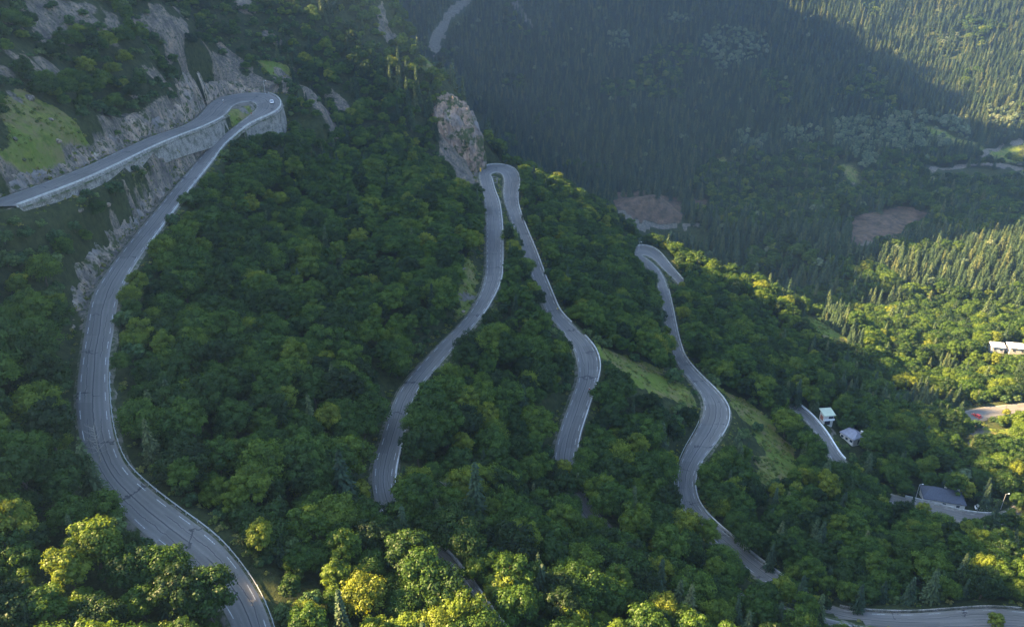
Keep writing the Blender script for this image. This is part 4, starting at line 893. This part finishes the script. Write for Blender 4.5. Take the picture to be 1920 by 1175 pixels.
# the remaining thousands as one object per kind
protocol = {}
def forest(name, kind, L, label, cat):
    if not L: return
    col = bpy.data.collections.new(name + '_shapes')
    for (cr_, tr_, H, Rr) in KINDS[kind]:
        co = np.empty(len(cr_.vertices) * 3); cr_.vertices.foreach_get('co', co); tn = np.empty(len(cr_.vertices)); cr_.attributes['tone'].data.foreach_get('value', tn)
        o = bpy.data.objects.new(name + '_shape', cr_); col.objects.link(o)
    m = bpy.data.meshes.new(name); m.vertices.add(len(L)); m.vertices.foreach_set('co', np.array([(t[2], t[3], t[4]) for t in L], np.float32).ravel())
    for an, ty, vals in (('size', 'FLOAT', [t[5] for t in L]), ('turn', 'FLOAT', [t[6] for t in L]), ('shape', 'INT', [t[1] for t in L])):
        at = m.attributes.new(an, ty, 'POINT'); at.data.foreach_set('value', np.array(vals, np.int32 if ty == 'INT' else np.float32))
    o = link(bpy.data.objects.new(name, m)); tag(o, label, cat, kind='stuff')
    g = bpy.data.node_groups.new(name + '_nodes', 'GeometryNodeTree'); g.interface.new_socket('Geometry', in_out='INPUT', socket_type='NodeSocketGeometry'); g.interface.new_socket('Geometry', in_out='OUTPUT', socket_type='NodeSocketGeometry')
    N_ = g.nodes; gi = N_.new('NodeGroupInput'); go = N_.new('NodeGroupOutput'); ip = N_.new('GeometryNodeInstanceOnPoints'); ci = N_.new('GeometryNodeCollectionInfo')
    ci.inputs['Collection'].default_value = col; ci.inputs['Separate Children'].default_value = True; ci.inputs['Reset Children'].default_value = True
    def na(nm, ty):
        x = N_.new('GeometryNodeInputNamedAttribute'); x.data_type = ty; x.inputs['Name'].default_value = nm; return [s for s in x.outputs if s.enabled][0]
    cx = N_.new('ShaderNodeCombineXYZ'); g.links.new(na('turn', 'FLOAT'), cx.inputs[2]); ip.inputs['Pick Instance'].default_value = True
    e2r = N_.new('FunctionNodeEulerToRotation'); g.links.new(cx.outputs[0], e2r.inputs[0]); g.links.new(e2r.outputs[0], ip.inputs['Rotation'])
    g.links.new(na('size', 'FLOAT'), ip.inputs['Scale']); g.links.new(na('shape', 'INT'), ip.inputs['Instance Index']); g.links.new(gi.outputs[0], ip.inputs['Points']); g.links.new(ci.outputs[0], ip.inputs['Instance']); g.links.new(ip.outputs[0], go.inputs[0])
    md = o.modifiers.new('trees', 'NODES'); md.node_group = g
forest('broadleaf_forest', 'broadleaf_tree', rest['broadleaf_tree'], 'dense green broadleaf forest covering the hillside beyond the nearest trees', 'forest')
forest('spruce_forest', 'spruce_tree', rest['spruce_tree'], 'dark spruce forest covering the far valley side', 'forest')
forest('pale_woodland', 'pale_tree', rest['pale_tree'], 'scattered pale silvery trees dotting the far forest', 'woodland')
forest('undergrowth', 'bush', rest['bush'], 'low green scrub and undergrowth along the slopes', 'undergrowth')
forest('meadow_grass', 'tuft', rest['tuft'], 'rough tufted grass of the meadows and verges', 'grass')
forest('yellow_green_woodland', 'yellow_tree', rest['yellow_tree'], 'scattered yellow green trees', 'woodland')
# ---------------------------------------------------------------- small things
M['carwhite'] = plain('white_car_paint', (.80, .80, .79), .3, .5, .03)
M['carred'] = plain('red_car_paint', (.45, .03, .02), .3, .5, .05)
M['carblue'] = plain('pale_blue_car_paint', (.55, .66, .75), .3, .5, .05)
M['lamp'] = plain('headlamp_glass', (.85, .85, .80), .2, .5, .02)
M['slate'] = plain('dark_slate', (.055, .062, .085), .6, .35, .25, 2.2)
M['greyroof'] = plain('grey_metal_roof', (.19, .19, .23), .5, .4, .15, 1.)
M['greenroof'] = plain('pale_green_roof', (.38, .42, .31), .5, .4, .1, .7)
M['whiteroof'] = plain('white_sheet_roof', (.72, .74, .78), .45, .4, .06, .5)
M['plaster'] = plain('pale_plaster', (.52, .50, .47), .9, .1, .12, .6)
M['brick'] = plain('red_brown_brick', (.30, .13, .09), .9, .1, .2, 2.)
M['skin'] = plain('skin', (.45, .28, .20), .6, .3, .05)
def prism(mb, prof, y0, y1):      # profile in x,z extruded along y
    b = len(mb.v); n = len(prof)
    for y in (y0, y1):
        for (x, z) in prof: mb.v.append((x, y, z))
    mb.f += [tuple(b + i for i in range(n)), tuple(b + n + i for i in reversed(range(n)))] + [(b + i, b + n + i, b + n + (i + 1) % n, b + (i + 1) % n) for i in range(n)]
    return mb
def bevel(o, w_=.05, seg=2):
    m = o.modifiers.new('bevel', 'BEVEL'); m.width = w_; m.segments = seg; m.limit_method = 'ANGLE'; return o
def car(name, loc, rz, paint, label, L=4.3, H=1.5):
    r = empty(name, loc, rz); tag(r, label, 'car')
    h = L / 2; body = [(-h, .35), (-h, .78), (-h * .93, .92), (-h * .45, .95), (h * .35, .92), (h * .9, .78), (h, .62), (h, .35)]
    bevel(prism(MB(), body, -.86, .86).build('body', paint, r), .10)
    prism(MB(), [(-h * .86, .93), (-h * .70, H - .12), (-h * .5, H - .06), (h * .05, H - .06), (h * .42, .93)], -.74, .74).build('window_glass', M['glass'], r)
    bevel(prism(MB(), [(-h * .74, H - .10), (-h * .62, H), (h * .05, H), (h * .13, H - .09)], -.76, .76).build('roof', paint, r), .05)
    mb = MB()
    for y in (-.745, .745):
        for x0, x1 in ((-h * .84, -h * .70), (h * .40, h * .08), (-h * .25, -h * .25)): mb.tube((x0, y, .93), (x1, y, H - .05), .045, .045, 5)
    mb.build('pillars', paint, r)
    for x in (-h * .62, h * .62):
        for y in (-.80, .80):
            wh = MB().tube((x, y - .11, .33), (x, y + .11, .33), .33, .33, 16).build('wheel', M['dark'], r)
            s = 1 if y > 0 else -1; MB().tube((x, y + s * .112, .33), (x, y + s * .13, .33), .2, .19, 12).build('rim', M['steel'], wh)
    for y in (-.62, .62):
        MB().ball((h * .97, y, .66), (.09, .2, .09)).build('headlight', M['lamp'], r); MB().box((-h * .985, y, .76), (.08, .3, .14)).build('tail_light', M['carred'], r)
    MB().box((h * .30, .93, .95), (.12, .2, .12)).box((h * .30, -.93, .95), (.12, .2, .12)).build('side_mirrors', paint, r)
    MB().box((h + .01, 0, .42), (.08, 1.1, .16)).build('grille', M['dark'], r); return r
def on_road(r, px, py):
    best_ = None; p3 = np.concatenate([r.a * (1 - f) + r.b * f for f in (.2, .35, .5, .65, .8)]); a, b, _ = proj(p3); j = int(np.argmin((a - px) ** 2 + (b - py) ** 2)); i = j % len(r.c)
    t = r.c[min(i + 2, len(r.c) - 1)] - r.c[max(0, i - 2)]; return p3[j] + [0, 0, .08], math.atan2(t[1], t[0])
p, a = on_road(roadA, 508, 194); car('white_car', tuple(p), a + math.pi, M['carwhite'], 'white hatchback car driving round the uppermost hairpin', 4.4, 1.6)
p = ground_px(1830, 782); car('red_car', tuple(p + [0, 0, .05]), 2.0, M['carred'], 'small red car half hidden by trees below the sunlit road bend')
p = ground_px(1839, 956); car('parked_white_car', tuple(p + [0, 0, .1]), -.35, M['carwhite'], 'white car parked right of the slate roofed building')
p = ground_px(1632, 868); car('pale_blue_car', tuple(p + [0, 0, .3]), .4, M['carblue'], 'pale blue car glinting between trees below the grey roofed building')
def skinmesh(name, pts, edges, radii, mat, parent):
    m = bpy.data.meshes.new(name); m.from_pydata(pts, edges, []); o = link(bpy.data.objects.new(name, m), parent); sm = o.modifiers.new('skin', 'SKIN'); sl = m.skin_vertices[0] if m.skin_vertices else None
    if sl is None:
        bm = bmesh.new(); bm.from_mesh(m); bm.verts.layers.skin.verify(); bm.to_mesh(m); bm.free(); sl = m.skin_vertices[0]
    for i, r_ in enumerate(radii): sl.data[i].radius = (r_, r_)
    sl.data[0].use_root = True; o.modifiers.new('sub', 'SUBSURF').levels = 1; o.modifiers['sub'].render_levels = 1; m.materials.append(mat); return o
def cyclist(loc, rz, shirt, shorts, helmet, word, where):
    b = empty('bicycle', loc, rz); tag(b, 'road bicycle under the %s cyclist %s' % (word, where), 'bicycle')
    fr = MB()
    for x in (-.5, .5):
        wh = MB()
        for i in range(16):
            a0, a1 = 2 * math.pi * i / 16, 2 * math.pi * (i + 1) / 16; wh.tube((x + .34 * math.cos(a0), 0, .34 + .34 * math.sin(a0)), (x + .34 * math.cos(a1), 0, .34 + .34 * math.sin(a1)), .02, .02, 5, False)
        for i in range(4): a0 = math.pi * i / 4; wh.tube((x - .33 * math.cos(a0), 0, .34 - .33 * math.sin(a0)), (x + .33 * math.cos(a0), 0, .34 + .33 * math.sin(a0)), .006, .006, 4, False)
        wh.build('wheel', M['dark'], b)
    for p, q in (((-.5, 0, .34), (-.08, 0, .30)), ((-.5, 0, .34), (-.18, 0, .82)), ((-.08, 0, .30), (-.20, 0, .92)), ((-.08, 0, .30), (.33, 0, .80)), ((-.18, 0, .82), (.31, 0, .88)), ((.31, 0, .92), (.5, 0, .34))): fr.tube(p, q, .02, .02, 6)
    fr.build('frame', M['steel'], b); MB().tube((.36, -.2, .98), (.36, .2, .98), .015).tube((.36, -.2, .98), (.47, -.2, .93), .015).tube((.36, .2, .98), (.47, .2, .93), .015).build('handlebar', M['dark'], b); MB().box((-.22, 0, .94), (.26, .13, .05)).build('saddle', M['dark'], b)
    P = [(-.18, 0, 1.0), (0, 0, 1.22), (.14, 0, 1.42), (.22, 0, 1.52), (.27, 0, 1.64), (-.16, .10, .98), (.13, .13, .72), (-.04, .11, .36), (.06, .11, .30), (-.16, -.10, .98), (.10, -.13, .62), (-.10, -.11, .20), (0, -.11, .14),
         (.12, .19, 1.39), (.26, .24, 1.17), (.42, .2, 1.0), (.12, -.19, 1.39), (.26, -.24, 1.17), (.42, -.2, 1.0)]
    E = [(0, 1), (1, 2), (2, 3), (3, 4), (0, 5), (5, 6), (6, 7), (7, 8), (0, 9), (9, 10), (10, 11), (11, 12), (2, 13), (13, 14), (14, 15), (2, 16), (16, 17), (17, 18)]
    Rr = [.14, .14, .15, .06, .10, .10, .075, .045, .04, .10, .075, .045, .04, .06, .045, .035, .06, .045, .035]
    pr = skinmesh('person', P, E, Rr, M['skin'], None); pr.location = loc; pr.rotation_euler = (0, 0, rz); tag(pr, 'cyclist in a %s top %s' % (word, where), 'person')
    P2 = [P[0], P[1], P[2], P[13], P[14], P[16], P[17]]; skinmesh('jersey', P2, [(0, 1), (1, 2), (2, 3), (3, 4), (2, 5), (5, 6)], [.155, .155, .165, .08, .06, .08, .06], shirt, pr)
    P3 = [P[0], P[5], P[6], P[9], P[10]]; skinmesh('shorts', P3, [(0, 1), (1, 2), (0, 3), (3, 4)], [.15, .115, .085, .115, .085], shorts, pr)
    MB().ball((.27, 0, 1.70), (.15, .11, .10)).build('helmet', helmet, pr)
M['yel'] = plain('yellow_cloth', (.75, .62, .03), .8, .1, .05); M['redc'] = plain('red_cloth', (.55, .05, .03), .8, .1, .05); M['black'] = plain('black_cloth', (.02, .02, .025), .8, .1, .05)
for r, px, py, sh, hl, wd, wh in ((roadB, 1047, 583, 'yel', 'yel', 'yellow', 'on the right leg below the middle hairpin'), (roadA, 469, 214, 'redc', 'black', 'red', 'just below the uppermost hairpin'), (roadA, 418, 192, 'white', 'white', 'white', 'above the uppermost hairpin'),
     (roadB, 1106, 737, 'redc', 'white', 'red', 'on the bend beside the upper meadow'), (roadC, 1489, 766, 'black', 'black', 'black', 'near the green roofed hut')):
    p, a = on_road(r, px, py); cyclist(tuple(p), a, M[sh], M['black'], M[hl], wd, wh)
def street_lamp(px, py, H, label, y0=70, rz=0):
    a, b, c = pray(px, py); Y = np.arange(y0, 700, .5); k_ = np.argmax(hgt(a * Y / b, Y) > c * Y / b - H); p = np.array([a * Y[k_] / b, Y[k_], hgt(a * Y[k_] / b, Y[k_])])
    r = empty('street_lamp', tuple(p), rz); tag(r, label, 'street lamp', 'tall street lamps'); MB().tube((0, 0, -.5), (0, 0, H), .08, .05, 8).build('pole', M['steel'], r)
    MB().tube((0, 0, H - .1), (.9, 0, H + .15), .05, .04).build('arm', M['steel'], r); MB().ball((1.1, 0, H + .12), (.3, .18, .13), 10, 6).build('lamp_head', M['white'], r)
street_lamp(494, 152, 7, 'street lamp with white head standing above the uppermost hairpin', 300); street_lamp(905, 296, 6, 'street lamp with white head behind the middle hairpin', 400, 1.5); street_lamp(1199, 454, 6, 'street lamp with white head behind the small far hairpin', 380)
street_lamp(1724, 909, 8, 'street lamp rising from trees left of the slate roofed building'); street_lamp(1886, 926, 7, 'street lamp on a grey pole right of the parked white car')
p = at_y(901, 322, 458); p[2] = hgt(p[0], p[1]); r = empty('warning_board', tuple(p), 0); tag(r, 'yellow upright warning board at the foot of the rocky spur', 'sign')
MB().box((0, 0, 1.6), (.9, .08, 2.6)).build('board', M['yellow'], r); MB().box((-.3, .08, 1.1), (.08, .08, 3)).box((.3, .08, 1.1), (.08, .08, 3)).build('posts', M['steel'], r)
def house(name, c, L, W, hw, hr, rz, roof, wall, label, hip=0., chim=(), over=.4, wins=3, door=True, cat='building'):
    r = empty(name, tuple(c), rz); tag(r, label, cat); l, w_ = L / 2, W / 2
    MB().box((0, 0, hw / 2 - 1), (L, W, hw + 2)).build('wall', wall, r); mb = MB(); e = over; hx = l + e - hip
    A = [(-l - e, -w_ - e, hw), (l + e, -w_ - e, hw), (l + e, w_ + e, hw), (-l - e, w_ + e, hw)]; T = [(-hx, 0, hw + hr), (hx, 0, hw + hr)]; B_ = [(p[0], p[1], p[2] - .2) for p in A]
    b = 0; mb.v = A + T + B_; mb.f = [(0, 1, 5, 4), (2, 3, 4, 5), (1, 2, 5), (3, 0, 4), (9, 8, 7, 6), (0, 6, 7, 1), (1, 7, 8, 2), (2, 8, 9, 3), (3, 9, 6, 0)]; ro = mb.build('roof', roof, r)
    MB().tube((-hx, 0, hw + hr + .03), (hx, 0, hw + hr + .03), .1, .1, 6).build('ridge_cap', roof, ro)
    for x, y in chim:
        MB().box((x, y, hw + hr * .9), (.7, .6, 1.5)).box((x, y, hw + hr * .9 + .8), (.9, .8, .14)).build('chimney', M['plaster'], ro)
    for s in (-1, 1):
        for i in range(wins):
            x = -l + L * (i + .5) / wins; f = MB().box((x, s * (w_ + .03), hw * .58), (1.1, .08, 1.2)).build('window', M['glass'], r)
            MB().box((x, s * (w_ + .06), hw * .58 - .65), (1.3, .16, .1)).box((x, s * (w_ + .06), hw * .58 + .65), (1.3, .12, .1)).build('frame', M['white'], f)
    if door: MB().box((l + .04, 0, 1.05), (.1, 1.0, 2.1)).build('door', M['dark'], r)
    return r
# green roofed hut: two storeys, lower opening's shade put on as a dark panel
c = ground_px(1551, 797); r = empty('roadside_hut', tuple(c), .12); tag(r, 'small two storey hut with pale green roof beside the road', 'hut')
MB().box((0, 1.6, 1.9), (4.2, 3.4, 5.8)).build('wall', M['plaster'], r); MB().box((-2.12, 1.6, 2.9), (.08, 2.2, 1.9)).build('brick_panel', M['brick'], r)
mb = MB(); mb.v = [(-2.6, -.7, 5.0), (2.6, -.7, 5.0), (2.6, 4.1, 5.9), (-2.6, 4.1, 5.9), (-2.6, -.7, 4.8), (2.6, -.7, 4.8), (2.6, 4.1, 5.7), (-2.6, 4.1, 5.7)]; mb.f = [(0, 1, 2, 3), (7, 6, 5, 4), (0, 4, 5, 1), (1, 5, 6, 2), (2, 6, 7, 3), (3, 7, 4, 0)]; mb.build('roof', M['greenroof'], r)
MB().box((-.3, -.12, 1.3), (2.4, .10, 2.2)).build('opening_shade_panel', M['dark'], r); MB().box((.9, -.12, 3.7), (2.0, .10, 1.1)).build('window', M['glass'], r); MB().box((0, -.45, 2.7), (4.4, .8, .12)).box((0, -.83, 3.1), (4.4, .06, .8)).build('balcony', M['white'], r)
a0, a1 = at_z(1585, 812, -176.), at_z(1606, 842, -180.); c = (a0 + a1) / 2; z = hgt(c[0], c[1]); ang = math.atan2(a1[1] - a0[1], a1[0] - a0[0])
house('long_building', (c[0], c[1], max(z, -186)), np.linalg.norm(a1[:2] - a0[:2]), 6.5, 3.2, 1.9, ang, M['greyroof'], M['plaster'], 'long low building with plain grey roof right of the green roofed hut', 1.5, ((3, 1.2),))
c = ground_px(1778, 955); rz = -.30
c = c + np.array([0, 5.0, 0]); house('slate_roofed_building', tuple(c + [0, 0, -.5]), 13.5, 7.5, 3.0, 3.0, rz, M['slate'], M['plaster'], 'large building with dark slate hipped roof beside the lowest road', 2.8, ((.5, .9), (4.6, .6)))
for px, py, L, W, lb in ((1903, 660, 8.5, 7, 'house with bright white roof at the right edge of the sunlit wood'), (1866, 658, 6.5, 6, 'smaller house with white roof among sunlit trees, middle of three'), (1832, 660, 5, 5, 'small pale roofed shed among sunlit trees, leftmost of three white roofs')):
    c = ground_px(px, py); house('white_roofed_house' if px > 1850 else 'shed', tuple(c), L, W, 4.2, 1.5, -.25, M['whiteroof'], M['plaster'], lb, .5, wins=2)
# loose boulders on the slopes
bm_ = []
for k_ in range(3):
    v = []; f = []; mb = MB().ball((0, 0, 0), 1, 12, 9); v = [tuple(np.array(p) * (1 + .35 * n3(np.array(p), .9, k_ * 7))) for p in mb.v]; m = bpy.data.meshes.new('boulder'); m.from_pydata(v, [], mb.f); m.materials.append(M['rock']); bm_.append(m)
for i, (px, py, s) in enumerate([(55, 185, 1.4), (28, 262, .8), (95, 225, .7), (45, 300, .6), (110, 270, .9), (205, 395, .7), (150, 395, .8), (240, 360, .7), (870, 505, .7), (868, 585, .8), (155, 600, .5), (1612, 1155, .5)]):
    p = ground_px(px, py); o = link(bpy.data.objects.new('boulder', bm_[i % 3])); o.location = tuple(p); o.scale = (s, s * 1.2, s * .8); o.rotation_euler = (0, 0, i)
    tag(o, ['biggest jagged boulder on the grassy slope above the topmost road', 'boulder nearest the left photo edge on the upper grass', 'flat boulder in the middle of the upper left grass', 'small boulder low on the upper left grass', 'rounded boulder on the right side of the upper left grass', 'flat boulder on the scree just below the topmost road', 'small jagged boulder under the left end of the retaining wall', 'boulder beside the rock cut above the left road',
       'upper boulder on the bare bank left of the middle road', 'lower boulder on the bare bank left of the middle road', 'small boulder in the ditch of the left road', 'pale boulder beside the bottom right road'][i], 'boulder', 'loose boulders')

# ---------------------------------------------------------------- haze
k = NT('valley_haze'); pv = k.n('ShaderNodeVolumePrincipled'); pv.inputs['Color'].default_value = (.24, .47, 1.0, 1); pv.inputs['Density'].default_value = .00015; pv.inputs['Anisotropy'].default_value = .5
k.l(pv.outputs[0], k.out.inputs['Volume'])
zt = float(ZZ.max()) + 30; zb = float(ZZ.min()) - 1.5
hz = MB().box(((GX[0] + GX[-1]) / 2, (GY[0] + GY[-1]) / 2, (zt + zb) / 2), (GX[-1] - GX[0] + 4, GY[-1] - GY[0] + 4, zt - zb)).build('haze', k.m)
tag(hz, kind='stuff')
